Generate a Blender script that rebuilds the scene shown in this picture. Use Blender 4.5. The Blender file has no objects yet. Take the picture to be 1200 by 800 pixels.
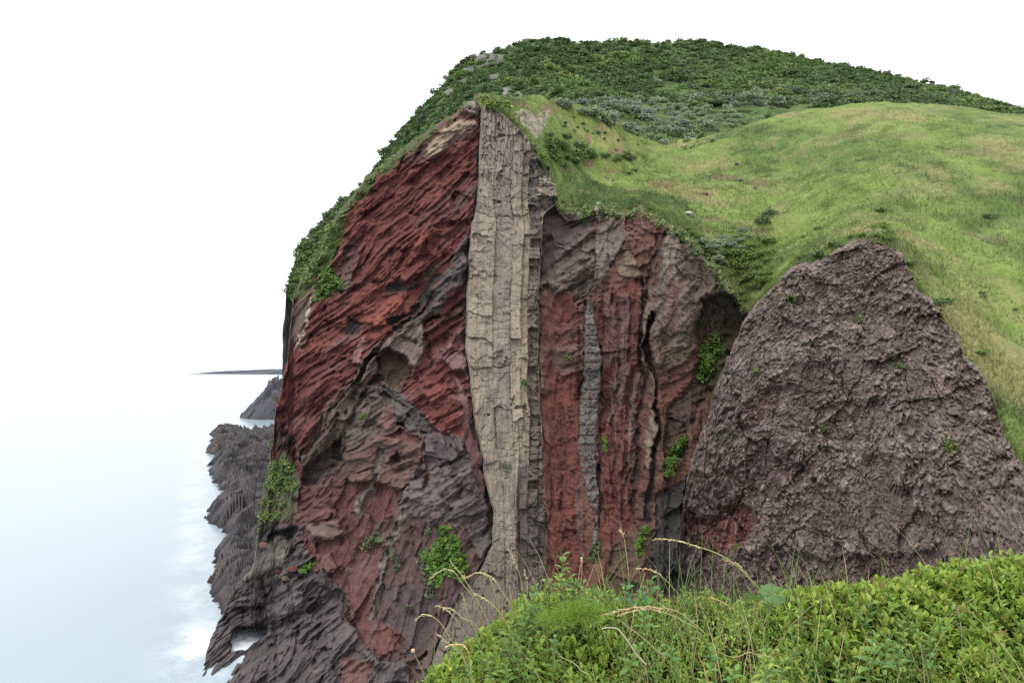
import bpy, math, random
import numpy as np
from math import radians
R_ = np.random.RandomState
random.seed(7)
sc = bpy.context.scene
C = sc.collection

# ------------------------------------------------------------------ camera
# level camera 46 m above the sea; F, HY: focal length and horizon row of a 1200 x 800 frame
F, HY, SEA = 700.0, 425.0, -46.0
cam_d = bpy.data.cameras.new('camera')
cam = bpy.data.objects.new('camera', cam_d); C.objects.link(cam)
cam.location = (0, 0, 0); cam.rotation_euler = (radians(90), 0, 0)
cam_d.sensor_width = 36.0; cam_d.lens = 36.0 * F / 1200.0
cam_d.shift_y = (HY - 400.0) / 1200.0
cam_d.clip_start = 0.05; cam_d.clip_end = 40000
sc.camera = cam

# ------------------------------------------------------------------ sky and light (bright overcast)
SUN_EL, SUN_AZ = 52.0, -35.0       # azimuth measured from +Y; behind and left of the camera
w = bpy.data.worlds.new('World'); sc.world = w; w.use_nodes = True
nt = w.node_tree; nt.nodes.clear()
out = nt.nodes.new('ShaderNodeOutputWorld'); bg = nt.nodes.new('ShaderNodeBackground')
sky = nt.nodes.new('ShaderNodeTexSky'); sky.sky_type = 'NISHITA'; sky.sun_disc = False
sky.sun_elevation = radians(SUN_EL); sky.sun_rotation = radians(215)
sky.air_density = 1.0; sky.dust_density = 6.0; sky.ozone_density = 1.0
hsv = nt.nodes.new('ShaderNodeHueSaturation'); hsv.inputs['Saturation'].default_value = 0.18
mixc = nt.nodes.new('ShaderNodeMix'); mixc.data_type = 'RGBA'
mixc.inputs[0].default_value = 0.85
mixc.inputs[7].default_value = (12.5, 12.8, 13.2, 1)         # the cloud deck, brighter towards the zenith
tcw = nt.nodes.new('ShaderNodeTexCoord'); sep = nt.nodes.new('ShaderNodeSeparateXYZ')
nt.links.new(tcw.outputs['Generated'], sep.inputs[0])
mr = nt.nodes.new('ShaderNodeMapRange'); mr.inputs['To Min'].default_value = 1.0; mr.inputs['To Max'].default_value = 2.5
nt.links.new(sep.outputs['Z'], mr.inputs['Value'])
vm = nt.nodes.new('ShaderNodeVectorMath'); vm.operation = 'SCALE'
nt.links.new(mr.outputs[0], vm.inputs['Scale'])
nt.links.new(sky.outputs[0], hsv.inputs['Color'])
nt.links.new(hsv.outputs[0], mixc.inputs[6])
nt.links.new(mixc.outputs[2], vm.inputs[0]); nt.links.new(vm.outputs[0], bg.inputs['Color'])
bg.inputs['Strength'].default_value = 0.1
nt.links.new(bg.outputs[0], out.inputs['Surface'])
sun_d = bpy.data.lights.new('sun', 'SUN'); sun_d.energy = 1.0; sun_d.angle = radians(14)
sun_d.color = (1.0, 0.96, 0.90)
sun = bpy.data.objects.new('sun', sun_d); C.objects.link(sun)
sun.rotation_euler = (radians(90 - SUN_EL), 0, radians(SUN_AZ)); sun.location = (-50, -80, 120)
sc.view_settings.view_transform = 'Standard'; sc.view_settings.look = 'None'
sc.view_settings.exposure = 0.18; sc.view_settings.gamma = 1.0
sc.view_settings.use_curve_mapping = False
sc.cycles.use_denoising = False; sc.render.filter_size = 1.2
sc.cycles.max_bounces = 6; sc.cycles.diffuse_bounces = 3; sc.cycles.transparent_max_bounces = 4

# ------------------------------------------------------------------ maths helpers
def hash2(ix, iy, seed):
    h = (ix.astype(np.int64) * 374761393 + iy.astype(np.int64) * 668265263 + seed * 1274126177) & 0xFFFFFFFF
    h = ((h ^ (h >> 13)) * 1274126177) & 0xFFFFFFFF
    h = ((h ^ (h >> 16)) * 2246822519) & 0xFFFFFFFF
    return ((h ^ (h >> 15)) & 0xFFFFFF) / float(0xFFFFFF)

def vnoise(x, y, seed=0):                       # value noise, -1..1
    ix = np.floor(x); iy = np.floor(y); fx = x - ix; fy = y - iy
    fx = fx * fx * fx * (fx * (fx * 6 - 15) + 10); fy = fy * fy * fy * (fy * (fy * 6 - 15) + 10)
    ix = ix.astype(np.int64); iy = iy.astype(np.int64)
    a = hash2(ix, iy, seed); b = hash2(ix + 1, iy, seed); c = hash2(ix, iy + 1, seed); d = hash2(ix + 1, iy + 1, seed)
    return ((a + (b - a) * fx) * (1 - fy) + (c + (d - c) * fx) * fy) * 2 - 1

def fbm(x, y, oct=4, seed=0, gain=0.5):
    s = 0; a = 1.0; n = 0
    for i in range(oct):
        s = s + a * vnoise(x * 2 ** i + 17.3 * i, y * 2 ** i - 9.1 * i, seed + i * 13); n += a; a *= gain
    return s / n

def ridged(x, y, oct=4, seed=0):
    s = 0; a = 1.0; n = 0
    for i in range(oct):
        s = s + a * (1 - 2 * np.abs(vnoise(x * 2 ** i + 5.3 * i, y * 2 ** i + 3.1 * i, seed + i * 7))); n += a; a *= 0.5
    return s / n

def cells(x, y, seed=0, metric='e'):            # F1, F2, and the offset from / random values of the nearest cell point
    ix = np.floor(x).astype(np.int64); iy = np.floor(y).astype(np.int64)
    f1 = np.full(x.shape, 9.0); f2 = np.full(x.shape, 9.0)
    dx = np.zeros(x.shape); dy = np.zeros(x.shape); cx = np.zeros(x.shape, np.int64); cy = np.zeros(x.shape, np.int64)
    for i in (-1, 0, 1):
        for j in (-1, 0, 1):
            jx = ix + i; jy = iy + j
            ox = x - (jx + hash2(jx, jy, seed + 1)); oy = y - (jy + hash2(jx, jy, seed + 2))
            d = np.maximum(np.abs(ox), np.abs(oy)) if metric == 'c' else np.sqrt(ox * ox + oy * oy)
            n = d < f1
            f2 = np.where(n, f1, np.minimum(f2, d)); f1 = np.where(n, d, f1)
            dx = np.where(n, ox, dx); dy = np.where(n, oy, dy); cx = np.where(n, jx, cx); cy = np.where(n, jy, cy)
    return f1, f2, dx, dy, hash2(cx, cy, seed + 3), hash2(cx, cy, seed + 4), hash2(cx, cy, seed + 5)

def facets(x, y, seed=0, metric='e', tilt=1.0):  # chiselled planes, about -1..1
    f1, f2, dx, dy, a, b, c = cells(x, y, seed, metric)
    return (a * 2 - 1) * 0.6 + tilt * (dx * (b * 2 - 1) + dy * (c * 2 - 1)), f2 - f1, a

def sstep(a, b, x):
    t = np.clip((x - a) / (b - a), 0, 1); return t * t * (3 - 2 * t)

class TPS:                                      # thin plate spline through control values
    def __init__(s, pts, vals, sc_):
        s.sc = sc_; s.p = np.array(pts, float) / sc_; n = len(s.p)
        K = s.k(s.p, s.p) + np.eye(n) * 1e-3
        P = np.hstack([np.ones((n, 1)), s.p]); A = np.zeros((n + 3, n + 3))
        A[:n, :n] = K; A[:n, n:] = P; A[n:, :n] = P.T
        s.w = np.linalg.solve(A, np.concatenate([np.array(vals, float), np.zeros(3)]))
    def k(s, a, b):
        d2 = ((a[:, None, :] - b[None, :, :]) ** 2).sum(-1)
        return 0.5 * d2 * np.log(d2 + 1e-12)
    def __call__(s, x, y):
        q = np.stack([np.ravel(x), np.ravel(y)], -1) / s.sc; o = np.empty(len(q)); n = len(s.p)
        for i in range(0, len(q), 60000):
            b = q[i:i + 60000]
            o[i:i + 60000] = s.k(b, s.p) @ s.w[:n] + s.w[n] + b @ s.w[n + 1:]
        return o.reshape(np.shape(x))

def at(px, py, Y):                              # a point at distance Y seen at (px, py) of the 1200 x 800 photograph
    return np.array([(px - 600.0) / F * Y, Y, (HY - py) / F * Y])

def poly_sd(px, py, poly):                      # signed distance, positive inside
    p = np.array(poly, float); q = np.roll(p, -1, 0)
    d = np.full(px.shape, 1e9); ins = np.zeros(px.shape, bool)
    for (x0, y0), (x1, y1) in zip(p, q):
        ex, ey = x1 - x0, y1 - y0
        t = np.clip(((px - x0) * ex + (py - y0) * ey) / (ex * ex + ey * ey + 1e-9), 0, 1)
        d = np.minimum(d, np.hypot(px - x0 - t * ex, py - y0 - t * ey))
        c = ((y0 > py) != (y1 > py))
        with np.errstate(divide='ignore', invalid='ignore'):
            c &= px < (x1 - x0) * (py - y0) / (y1 - y0 if y1 != y0 else 1e-9) + x0
        ins ^= c
    return np.where(ins, d, -d)

def line_sd(px, py, pts, hw):                   # positive inside a band round a polyline
    d = np.full(px.shape, 1e9)
    for (x0, y0), (x1, y1) in zip(pts[:-1], pts[1:]):
        ex, ey = x1 - x0, y1 - y0
        t = np.clip(((px - x0) * ex + (py - y0) * ey) / (ex * ex + ey * ey + 1e-9), 0, 1)
        d = np.minimum(d, np.hypot(px - x0 - t * ex, py - y0 - t * ey))
    return hw - d

def interp(tab, x):
    t = np.array(tab, float); return np.interp(x, t[:, 0], t[:, 1])

# ------------------------------------------------------------------ mesh helpers
def build(name, V, Fc, mat, col=None, smooth=True, parent=None, mats=None, mi=None):
    V = np.asarray(V, np.float32).reshape(-1, 3); Fc = np.asarray(Fc, np.int32)
    me = bpy.data.meshes.new(name); k = Fc.shape[1]
    me.vertices.add(len(V)); me.vertices.foreach_set('co', V.ravel())
    me.loops.add(Fc.size); me.loops.foreach_set('vertex_index', Fc.ravel())
    me.polygons.add(len(Fc)); me.polygons.foreach_set('loop_start', np.arange(0, Fc.size, k, dtype=np.int32))
    me.polygons.foreach_set('use_smooth', np.full(len(Fc), smooth, bool))
    if col is not None:
        a = me.color_attributes.new('Col', 'FLOAT_COLOR', 'POINT')
        cc = np.ones((len(V), 4), np.float32); cc[:, :3] = np.asarray(col, np.float32).reshape(-1, 3)
        a.data.foreach_set('color', cc.ravel())
    me.materials.append(mat)
    me.update(calc_edges=True); me.validate()
    o = bpy.data.objects.new(name, me); C.objects.link(o)
    if parent: o.parent = parent
    return o

def grid_faces(nr, nc):
    i = np.arange(nr * nc).reshape(nr, nc)
    return np.stack([i[:-1, :-1].ravel(), i[1:, :-1].ravel(), i[1:, 1:].ravel(), i[:-1, 1:].ravel()], -1)

def tag(o, label=None, cat=None, group=None, kind=None):
    if label: o['label'] = label
    if cat: o['category'] = cat
    if group: o['group'] = group
    if kind: o['kind'] = kind
    return o

def empty(name, loc):
    o = bpy.data.objects.new(name, None); C.objects.link(o); o.location = loc
    o.empty_display_size = 0.1
    return o

# ------------------------------------------------------------------ materials
def mat_base(name):
    m = bpy.data.materials.new(name); m.use_nodes = True
    n = m.node_tree.nodes; b = n['Principled BSDF']
    return m, m.node_tree, n, b

def nmix(nt, n, a, b, fac, mode='MULTIPLY'):
    x = n.new('ShaderNodeMix'); x.data_type = 'RGBA'; x.blend_type = mode
    for i, v in ((6, a), (7, b), (0, fac)):
        if hasattr(v, 'is_linked') or hasattr(v, 'links'): nt.links.new(v, x.inputs[i])
        elif isinstance(v, (int, float)): x.inputs[i].default_value = v
        else: x.inputs[i].default_value = (*v, 1)
    return x.outputs[2]

def noise_node(nt, n, scale, detail=6, rough=0.6, vec=None):
    t = n.new('ShaderNodeTexNoise'); t.inputs['Scale'].default_value = scale
    t.inputs['Detail'].default_value = detail; t.inputs['Roughness'].default_value = rough
    if vec is None:
        g = n.new('ShaderNodeNewGeometry'); vec = g.outputs['Position']
    nt.links.new(vec, t.inputs['Vector']); return t

def ramp(nt, n, src, stops):
    r = n.new('ShaderNodeValToRGB'); e = r.color_ramp.elements
    while len(e) < len(stops): e.new(0.5)
    for x, (p, c) in zip(e, stops):
        x.position = p; x.color = (*c, 1) if len(c) == 3 else c
    nt.links.new(src, r.inputs[0]); return r.outputs[0]

def rock_material(name, bump=0.5, speck=0.35, s1=0.9, s2=5.0, pebble=False, fine=1.0):
    m, nt, n, b = mat_base(name)
    a = n.new('ShaderNodeVertexColor'); a.layer_name = 'Col'
    n1 = noise_node(nt, n, s1, 8, 0.65); n2 = noise_node(nt, n, s2, 5, 0.7)
    c = nmix(nt, n, a.outputs[0], ramp(nt, n, n1.outputs[0], [(0.3, (1 - speck,) * 3), (0.7, (1 + speck,) * 3)]), 1.0)
    c = nmix(nt, n, c, ramp(nt, n, n2.outputs[0], [(0.3, (0.72, 0.70, 0.72)), (0.55, (1, 1, 1)), (0.75, (1.35, 1.3, 1.25))]), fine)
    h = n2.outputs[0]
    if pebble:
        v = n.new('ShaderNodeTexVoronoi'); v.inputs['Scale'].default_value = 2.6
        g = n.new('ShaderNodeNewGeometry'); nt.links.new(g.outputs['Position'], v.inputs['Vector'])
        sp = n.new('ShaderNodeSeparateColor'); nt.links.new(v.outputs['Color'], sp.inputs[0])
        c = nmix(nt, n, c, ramp(nt, n, sp.outputs[0], [(0, (.7, .68, .68)), (.6, (1, 1, 1)), (1, (1.5, 1.45, 1.4))]), 1.0)
    nt.links.new(c, b.inputs['Base Color'])
    bp = n.new('ShaderNodeBump'); bp.inputs['Strength'].default_value = bump; bp.inputs['Distance'].default_value = 0.25
    nt.links.new(h, bp.inputs['Height'])
    nt.links.new(bp.outputs[0], b.inputs['Normal'])
    b.inputs['Roughness'].default_value = 0.92; b.inputs['Specular IOR Level'].default_value = 0.2
    return m

def leaf_material(name, sat=1.0, trans=0.35, rough=0.6, rand=0.25):
    m, nt, n, b = mat_base(name)
    a = n.new('ShaderNodeVertexColor'); a.layer_name = 'Col'
    oi = n.new('ShaderNodeObjectInfo')
    r = ramp(nt, n, oi.outputs['Random'], [(0, (1 - rand, 1 - rand, 1 - rand * .6)), (1, (1 + rand, 1 + rand * .9, 1 + rand * .5))])
    c = nmix(nt, n, a.outputs[0], r, 1.0)
    nt.links.new(c, b.inputs['Base Color'])
    b.inputs['Roughness'].default_value = rough; b.inputs['Specular IOR Level'].default_value = 0.3
    t = n.new('ShaderNodeBsdfTranslucent'); nt.links.new(c, t.inputs['Color'])
    mx = n.new('ShaderNodeMixShader'); mx.inputs[0].default_value = trans
    nt.links.new(b.outputs[0], mx.inputs[1]); nt.links.new(t.outputs[0], mx.inputs[2])
    nt.links.new(mx.outputs[0], n['Material Output'].inputs['Surface'])
    return m

def ground_material(name, s1=0.25, s2=2.0):
    m, nt, n, b = mat_base(name)
    a = n.new('ShaderNodeVertexColor'); a.layer_name = 'Col'
    n1 = noise_node(nt, n, s1, 8, 0.65); n2 = noise_node(nt, n, s2, 5, 0.7)
    c = nmix(nt, n, a.outputs[0], ramp(nt, n, n1.outputs[0], [(0.3, (0.75, 0.8, 0.7)), (0.7, (1.25, 1.2, 1.15))]), 1.0)
    c = nmix(nt, n, c, ramp(nt, n, n2.outputs[0], [(0.3, (0.7, 0.75, 0.7)), (0.7, (1.3, 1.25, 1.2))]), 1.0)
    nt.links.new(c, b.inputs['Base Color'])
    bp = n.new('ShaderNodeBump'); bp.inputs['Strength'].default_value = 0.6; bp.inputs['Distance'].default_value = 0.2
    nt.links.new(n2.outputs[0], bp.inputs['Height']); nt.links.new(bp.outputs[0], b.inputs['Normal'])
    b.inputs['Roughness'].default_value = 0.95; b.inputs['Specular IOR Level'].default_value = 0.1
    return m

M_ROCK = rock_material('weathered_rock', speck=.28, fine=.75, bump=.4)
M_DIKE = rock_material('dike_rock', bump=0.22, speck=0.14, s1=0.35, s2=3.0, fine=.4)
M_PEB = rock_material('conglomerate', bump=0.7, speck=0.3, s1=0.8, s2=4.0, pebble=True)
M_GROUND = ground_material('turf')
M_LEAF = leaf_material('foliage')
M_GRASS = leaf_material('grass', rand=0.1, trans=0.3)

# ------------------------------------------------------------------ THE MAIN CLIFF
# distance of the face at places seen in the photograph
CTRL = [(560,120,112),(600,135,112),(590,250,108),(590,400,105),(590,550,100),(580,650,94),(545,740,84),(520,800,76),
 (330,480,104),(345,340,112),(400,270,112),(450,200,112),(500,150,112),(430,350,108),(480,300,108),(400,450,101),(450,450,102),
 (500,450,102),(380,560,98),(450,560,96.5),(500,560,96.5),(340,600,99),(400,650,92),(450,700,88),(500,700,86),(430,780,81),(470,790,79),
 (340,700,92),(310,650,98),(310,580,104),(320,790,83),(300,745,95),(320,840,78),(250,800,86),(260,720,100),(230,800,88),(470,850,73),
 (650,250,109),(650,400,106),(650,550,101),(650,680,95),(700,240,108),(750,240,106),(700,450,104),(750,450,101.5),(750,600,95),
 (780,650,90),(700,680,93),(800,275,98),(764,360,98),(800,380,96),(850,380,96),(830,440,96),(800,520,94),(880,365,94),(900,400,95),
 (880,600,92),(880,700,88),(700,850,82),(880,850,80)]
baseY = TPS([(a, b) for a, b, c in CTRL], [c for a, b, c in CTRL], 100.0)

TOP = [(225,800),(245,752),(262,716),(280,682),(294,668),(299,648),(303,618),(306,594),(309,575),(313,556),(317,534),(320,510),(322.5,486),(325,470),(331,440),(337,415),(341,380),(344,352),
 (348,338),(355,327),(362,313),(370,299),(378,282),(387,264),(396,250),(405,238),(418,222),(430,207),(445,196),(460,184),(475,172),(490,160),
 (505,150),(520,140),(535,130),(546,121),(556,117),(562,126),(600,140),(625,172),(640,195),(652,238),(662,244),(680,242),(695,240),(705,238),(722,248),
 (738,245),(752,240),(768,254),(785,262),(800,270),(815,284),(830,300),(850,330),(870,356),(885,362),(910,370)]

RED=(0.135,0.045,0.036); BRED=(0.185,0.060,0.046); DRED=(0.125,0.042,0.038); BROWN=(0.12,0.083,0.066); GREYB=(0.115,0.097,0.088)
PURP=(0.098,0.078,0.080); DARK=(0.045,0.040,0.043); TAN=(0.30,0.23,0.16); PINK=(0.22,0.135,0.12); OLIVE=(0.098,0.078,0.058)
SLATE=(0.085,0.078,0.080); GREEN=(0.06,0.085,0.025); MAROON=(0.085,0.050,0.050)
# zone: outline, colour, metres proud of the face, edge width in px, bedding relief, bedding angle, facet relief, pebble relief
L_ = 'line'
ZONES = [
 ([(200,60),(940,60),(940,920),(200,920)], (0.10,0.068,0.062), 0, 3, .3, 30, .6, .1),
 # right half of the cliff
 ([(595,100),(920,100),(920,900),(595,900)], (0.135,0.072,0.058), 0, 3, 0.15, 86, .35, .40),
 ([(634,250),(672,238),(694,250),(697,330),(688,345),(655,362),(645,335),(633,335)], (0.125,0.098,0.087), .5, 2, 0.7, 28, .5, .2),
 ([(632,250),(652,244),(676,262),(648,300),(634,345),(630,300)], (0.07,0.052,0.052), -.3, 4, 0.3, 28, .4, .1),
 ([(640,345),(655,362),(690,345),(690,372),(660,395),(640,400)], (0.15,0.062,0.054), .2, 3, 0.3, 25, .4, .3),
 ([(646,400),(688,395),(684,470),(680,540),(684,600),(690,690),(640,700),(640,560),(637,440)], (0.140,0.042,0.035), 0, 3, 0.15, 86, .3, .6),
 ([(655,345),(668,340),(672,360),(655,385),(650,370)], (0.150,0.042,0.036), -.2, 2, 0.1, 86, .2, .3),
 ([(648,405),(688,400),(686,432),(660,438),(646,430)], (0.15,0.095,0.085), .4, 3, 0.3, 15, .3, .5),
 ([(655,440),(684,438),(682,470),(664,474),(650,462)], (0.150,0.044,0.038), -.4, 2, 0.1, 86, .2, .4),
 ([(696,236),(735,240),(736,272),(722,295),(703,330),(697,310)], (0.165,0.14,0.122), .5, 2, 0.2, 60, .4, .2),
 ([(735,250),(771,250),(767,290),(745,300),(733,282)], (0.125,0.066,0.056), .8, 2, 0.2, 86, .3, .5),
 ([(722,295),(740,292),(757,320),(752,330),(722,320)], (0.17,0.13,0.10), .2, 2, 0.2, 40, .4, .2),
 ([(704,338),(757,325),(757,352),(752,420),(752,470),(757,520),(745,600),(720,640),(702,640),(705,520),(702,430)], (0.138,0.042,0.036), -.3, 2, 0.28, 86, .35, .45),
 ([(712,340),(718,338),(719,380),(717,420),(708,440)], (0.15,0.09,0.08), .2, 2, 0.2, 86, .2, .3),
 ([(728,345),(737,343),(736,420),(731,470),(725,520),(721,560),(722,430)], (0.15,0.09,0.085), .3, 2, 0.28, 86, .2, .3),
 ([(742,440),(749,440),(745,480),(742,530),(735,570),(733,590),(737,520)], (0.165,0.125,0.10), .2, 2, 0.2, 86, .3, .4),
 ([(716,440),(725,440),(719,490),(713,495)], (0.16,0.12,0.10), .2, 2, 0.2, 86, .3, .4),
 ([(752,345),(765,335),(762,380),(758,420),(763,428),(755,430),(750,400)], (0.18,0.14,0.115), .5, 1.5, 0.2, 80, .4, .1),
 ([(764,432),(769,470),(772,500),(767,530),(760,555),(753,545),(757,520),(764,480)], (0.21,0.165,0.135), .9, 1.5, 0.1, 80, .3, .1),
 ([(745,600),(760,560),(780,570),(770,600),(765,640),(745,700),(700,700),(720,640)], (0.115,0.068,0.058), 0, 3, 0.2, 30, .4, .3),
 ([(765,352),(798,274),(825,298),(862,332),(880,362),(866,374),(850,345),(822,352),(815,392),(792,422),(772,432),(757,392)], (0.155,0.122,0.106), 3.2, 2, 0.25, 60, .45, .35),
 ([(785,330),(808,320),(802,350),(785,400),(772,420),(768,400)], (0.16,0.10,0.09), 3.0, 5, 0.2, 60, .35, .35),
 ([(796,285),(826,300),(850,322),(846,336),(815,330),(796,318)], (0.11,0.088,0.074), 3.6, 2, 0.2, 86, .4, .8),
 ([(783,270),(800,268),(796,290),(783,325),(771,345),(775,320)], (0.20,0.165,0.14), 3.0, 2, 0.3, 70, .4, .1),
 ([(772,432),(792,422),(815,392),(830,405),(815,452),(800,472),(776,522),(768,472)], (0.130,0.060,0.048), 1.2, 2, 0.2, 20, .3, .6),
 ([(775,410),(815,392),(822,402),(800,428),(775,436)], (0.16,0.115,0.085), 2.2, 3, 0.1, 20, .3, .6),
 ([(787,470),(815,452),(832,430),(838,452),(810,500),(800,540),(782,540),(776,520)], (0.085,0.055,0.048), -.6, 3, 0.2, 30, .4, .4),
 ([(816,390),(824,354),(849,344),(868,356),(866,380),(840,396)], (0.115,0.092,0.075), -2.6, 4, 0.2, 30, .4, .2),
 ([(812,388),(822,358),(830,365),(826,392),(818,398)], (0.10,0.080,0.068), -1.2, 3, 0.2, 30, .3, .2),
 ([(818,398),(842,386),(868,380),(880,420),(840,470),(828,452),(815,452)], (0.075,0.075,0.04), -.4, 3, 0.2, 30, .4, .3),
 ([(772,575),(805,560),(812,640),(806,700),(775,700),(760,650)], (0.058,0.055,0.058), -1.5, 4, 0.2, 80, .6, .2),
 ([(784,672),(790,664),(797,672),(796,690),(786,690)], DARK, -3, 2, 0.1, 86, .3, .1),
 (L_, [(703,405),(702,470),(703,540),(701,620)], 2.2, (0.06,0.045,0.045), -1.6, 2, .1, 86, .3, .1),  # clefts from here down: their shadow is painted into the rock colour too
 (L_, [(755,330),(752,400),(755,440),(748,520),(741,600)], 2.0, (0.06,0.045,0.045), -1.6, 2, .1, 86, .3, .1),
 (L_, [(766,365),(758,400),(768,440),(773,500),(764,560),(756,610)], 2.2, (0.06,0.048,0.045), -2.0, 2, .1, 86, .3, .1),
 (L_, [(684,350),(688,420),(682,470)], 1.6, (0.06,0.045,0.045), -1.2, 2, .1, 86, .3, .1),
 (L_, [(722,345),(724,420),(720,500),(722,590)], 1.6, (0.09,0.04,0.036), -1.1, 2.5, .1, 86, .3, .1),
 (L_, [(738,350),(740,430),(735,520),(728,600)], 1.6, (0.09,0.04,0.036), -1.0, 2.5, .1, 86, .3, .1),
 (L_, [(660,480),(664,560),(660,640)], 2.0, (0.11,0.04,0.036), -.9, 4, .1, 86, .3, .1),
 (L_, [(782,268),(768,310),(757,350)], 1.6, (0.07,0.055,0.05), -1.6, 2, .1, 70, .3, .1),
 # left half of the cliff
 ([(280,60),(562,60),(560,230),(552,262),(550,310),(546,410),(555,490),(578,600),(575,640),(535,700),(500,800),(490,900),(280,900)], RED, 0, 2, .75, 40, .45, .1),
 ([(562,116),(545,121),(505,148),(487,170),(470,190),(500,188),(530,170),(556,152)], (0.12,0.062,0.052), .5, 3, .4, 35, .6, .2),
 ([(495,176),(512,160),(525,150),(552,138),(556,143),(548,148),(530,160),(517,174),(505,181)], TAN, .9, 1.5, .5, 35, .4, 0),
 ([(545,122),(556,115),(561,126),(556,134),(546,130)], (0.20,0.17,0.145), 1.2, 1.5, .2, 35, .6, 0),
 ([(405,290),(420,290),(414,330),(400,345),(385,345),(388,325)], (0.12,0.070,0.060), -.5, 3, .4, 30, .6, .1),
 ([(372,322),(378,328),(366,350),(354,380),(347,420),(340,440),(332,440),(341,380),(345,352)], (0.115,0.080,0.062), -.5, 2, .3, 60, .4, .1),
 (L_, [(373,326),(364,348),(356,372),(350,398),(343,420),(336,438)], 1.2, (0.42,0.37,0.28), .3, 1, 0, 0, .2, 0),
 ([(510,265),(546,255),(548,280),(520,320),(490,350),(478,345),(455,395),(470,350),(495,315)], (0.155,0.047,0.038), -1.4, 3, .6, 42, .5, .1),
 ([(452,332),(508,262),(514,268),(490,300),(458,334)], BRED, .9, 1.5, .5, 45, .3, .1),
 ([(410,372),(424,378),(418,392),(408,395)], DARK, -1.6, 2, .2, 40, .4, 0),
 ([(420,395),(428,400),(424,420),(430,425),(420,440),(414,430)], (0.22,0.12,0.105), .3, 2, .3, 60, .4, .1),
 ([(440,365),(452,350),(475,340),(478,360),(460,385),(440,400),(425,385)], BRED, .2, 3, .5, 40, .6, .1),
 ([(455,330),(470,334),(488,328),(484,340),(468,342),(452,340)], DARK, -1.5, 2, .2, 20, .4, 0),
 ([(322,440),(345,410),(400,420),(440,430),(400,470),(380,505),(350,532),(328,525),(320,490)], (0.128,0.043,0.036), .4, 4, .95, 37, .35, .05),
 ([(320,490),(326,500),(345,520),(350,536),(330,530),(320,520)], (0.085,0.048,0.045), -.8, 4, .4, 60, .6, 0),  # underside of the nose: overhang shadow darkened into the colour
 ([(440,500),(500,505),(553,500),(585,600),(585,660),(540,705),(490,900),(440,900),(470,770),(440,745),(430,715),(447,650)], (0.105,0.080,0.078), 0, 4, .25, 50, .6, .1),
 ([(350,530),(400,455),(450,398),(475,462),(530,516),(562,560),(590,660),(500,810),(440,785),(352,615)], (0.118,0.072,0.060), 0, 3, .35, 55, .45, .1),
 # the scoria band and what lies below it
 ([(547,272),(551,312),(547,330),(526,340),(512,360),(500,375),(487,386),(470,392),(475,380),(505,355),(515,330),(528,308),(538,285)], (0.105,0.086,0.083), .9, 1.5, .6, 42, .9, .1),
 ([(500,350),(512,342),(508,362),(497,378),(485,388),(462,412),(440,424),(450,405),(470,388)], OLIVE, 1.2, 1.5, .5, 42, .9, .1),
 ([(447,404),(400,457),(382,500),(352,535),(352,562),(376,555),(399,540),(399,512),(422,475),(424,450),(447,420)], OLIVE, 1.1, 2, .5, 50, 1.0, .1),
 (L_, [(515,325),(500,345),(488,358),(475,368),(461,378)], 3.5, (0.05,0.04,0.04), -1.8, 3, .2, 40, .5, 0),  # crevices and hollows under the band: cut in, with their shade painted dark
 (L_, [(508,348),(490,366),(476,378),(464,388)], 2.5, (0.05,0.04,0.04), -1.8, 2, .2, 40, .5, 0),
 (L_, [(458,395),(448,408),(430,428),(416,448),(410,468)], 2.5, (0.06,0.05,0.045), -1.5, 2, .2, 40, .5, 0),
 (L_, [(512,372),(500,388),(486,402),(462,428),(436,452),(420,478),(404,512)], 4.5, (0.050,0.040,0.036), -3.0, 3, .2, 45, .5, 0),
 (L_, [(350,566),(366,552),(384,545),(399,536)], 4.5, (0.045,0.038,0.036), -2.4, 3, .2, 20, .5, 0),
 ([(497,386),(545,330),(549,400),(545,420),(549,470),(552,500),(535,516),(515,511),(503,495),(488,484),(475,468),(471,460),(485,440),(488,420)], (0.130,0.043,0.036), -.6, 1.5, .8, 38, .5, .1),
 ([(490,440),(520,450),(548,470),(552,502),(535,515),(512,505)], (0.140,0.047,0.038), .5, 5, .7, 25, .4, .05),
 ([(522,420),(545,404),(548,440),(540,432),(530,434)], PINK, 1.0, 1.5, .3, 38, .4, 0),
 ([(513,412),(540,385),(546,388),(525,408)], PINK, .6, 1.5, .3, 42, .4, 0),
 ([(534,440),(540,445),(549,480),(553,500),(547,498),(540,470)], PINK, .5, 2, .3, 110, .3, 0),
 ([(452,406),(475,386),(498,379),(501,402),(493,420),(485,434),(477,424),(465,414)], (0.185,0.140,0.115), .9, 1.2, .25, 42, .35, 0),
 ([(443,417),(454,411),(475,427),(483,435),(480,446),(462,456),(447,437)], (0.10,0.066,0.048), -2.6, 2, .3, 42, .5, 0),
 ([(432,448),(450,452),(470,463),(490,482),(506,498),(530,514),(515,520),(490,505),(470,497),(445,470),(430,470)], (0.10,0.086,0.080), .3, 2, .3, 150, 1.0, .1),
 ([(401,508),(422,472),(436,452),(448,470),(462,495),(440,512),(404,538)], (0.125,0.102,0.088), -.2, 2, .4, 30, .55, .05),
 ([(445,480),(458,476),(465,490),(457,501),(446,496)], (0.20,0.105,0.09), .9, 2, .2, 30, .3, 0),
 ([(404,538),(440,510),(470,500),(497,515),(494,532),(484,560),(470,576),(440,562),(404,562)], (0.135,0.080,0.063), 1.0, 2.5, .35, 20, .35, .05),
 ([(450,508),(472,500),(496,514),(494,524),(470,512)], (0.135,0.050,0.042), -.5, 1.5, .2, 150, .4, 0),
 ([(456,536),(464,530),(468,541),(458,543)], DARK, -1.0, 1.2, .1, 0, .2, 0),
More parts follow.
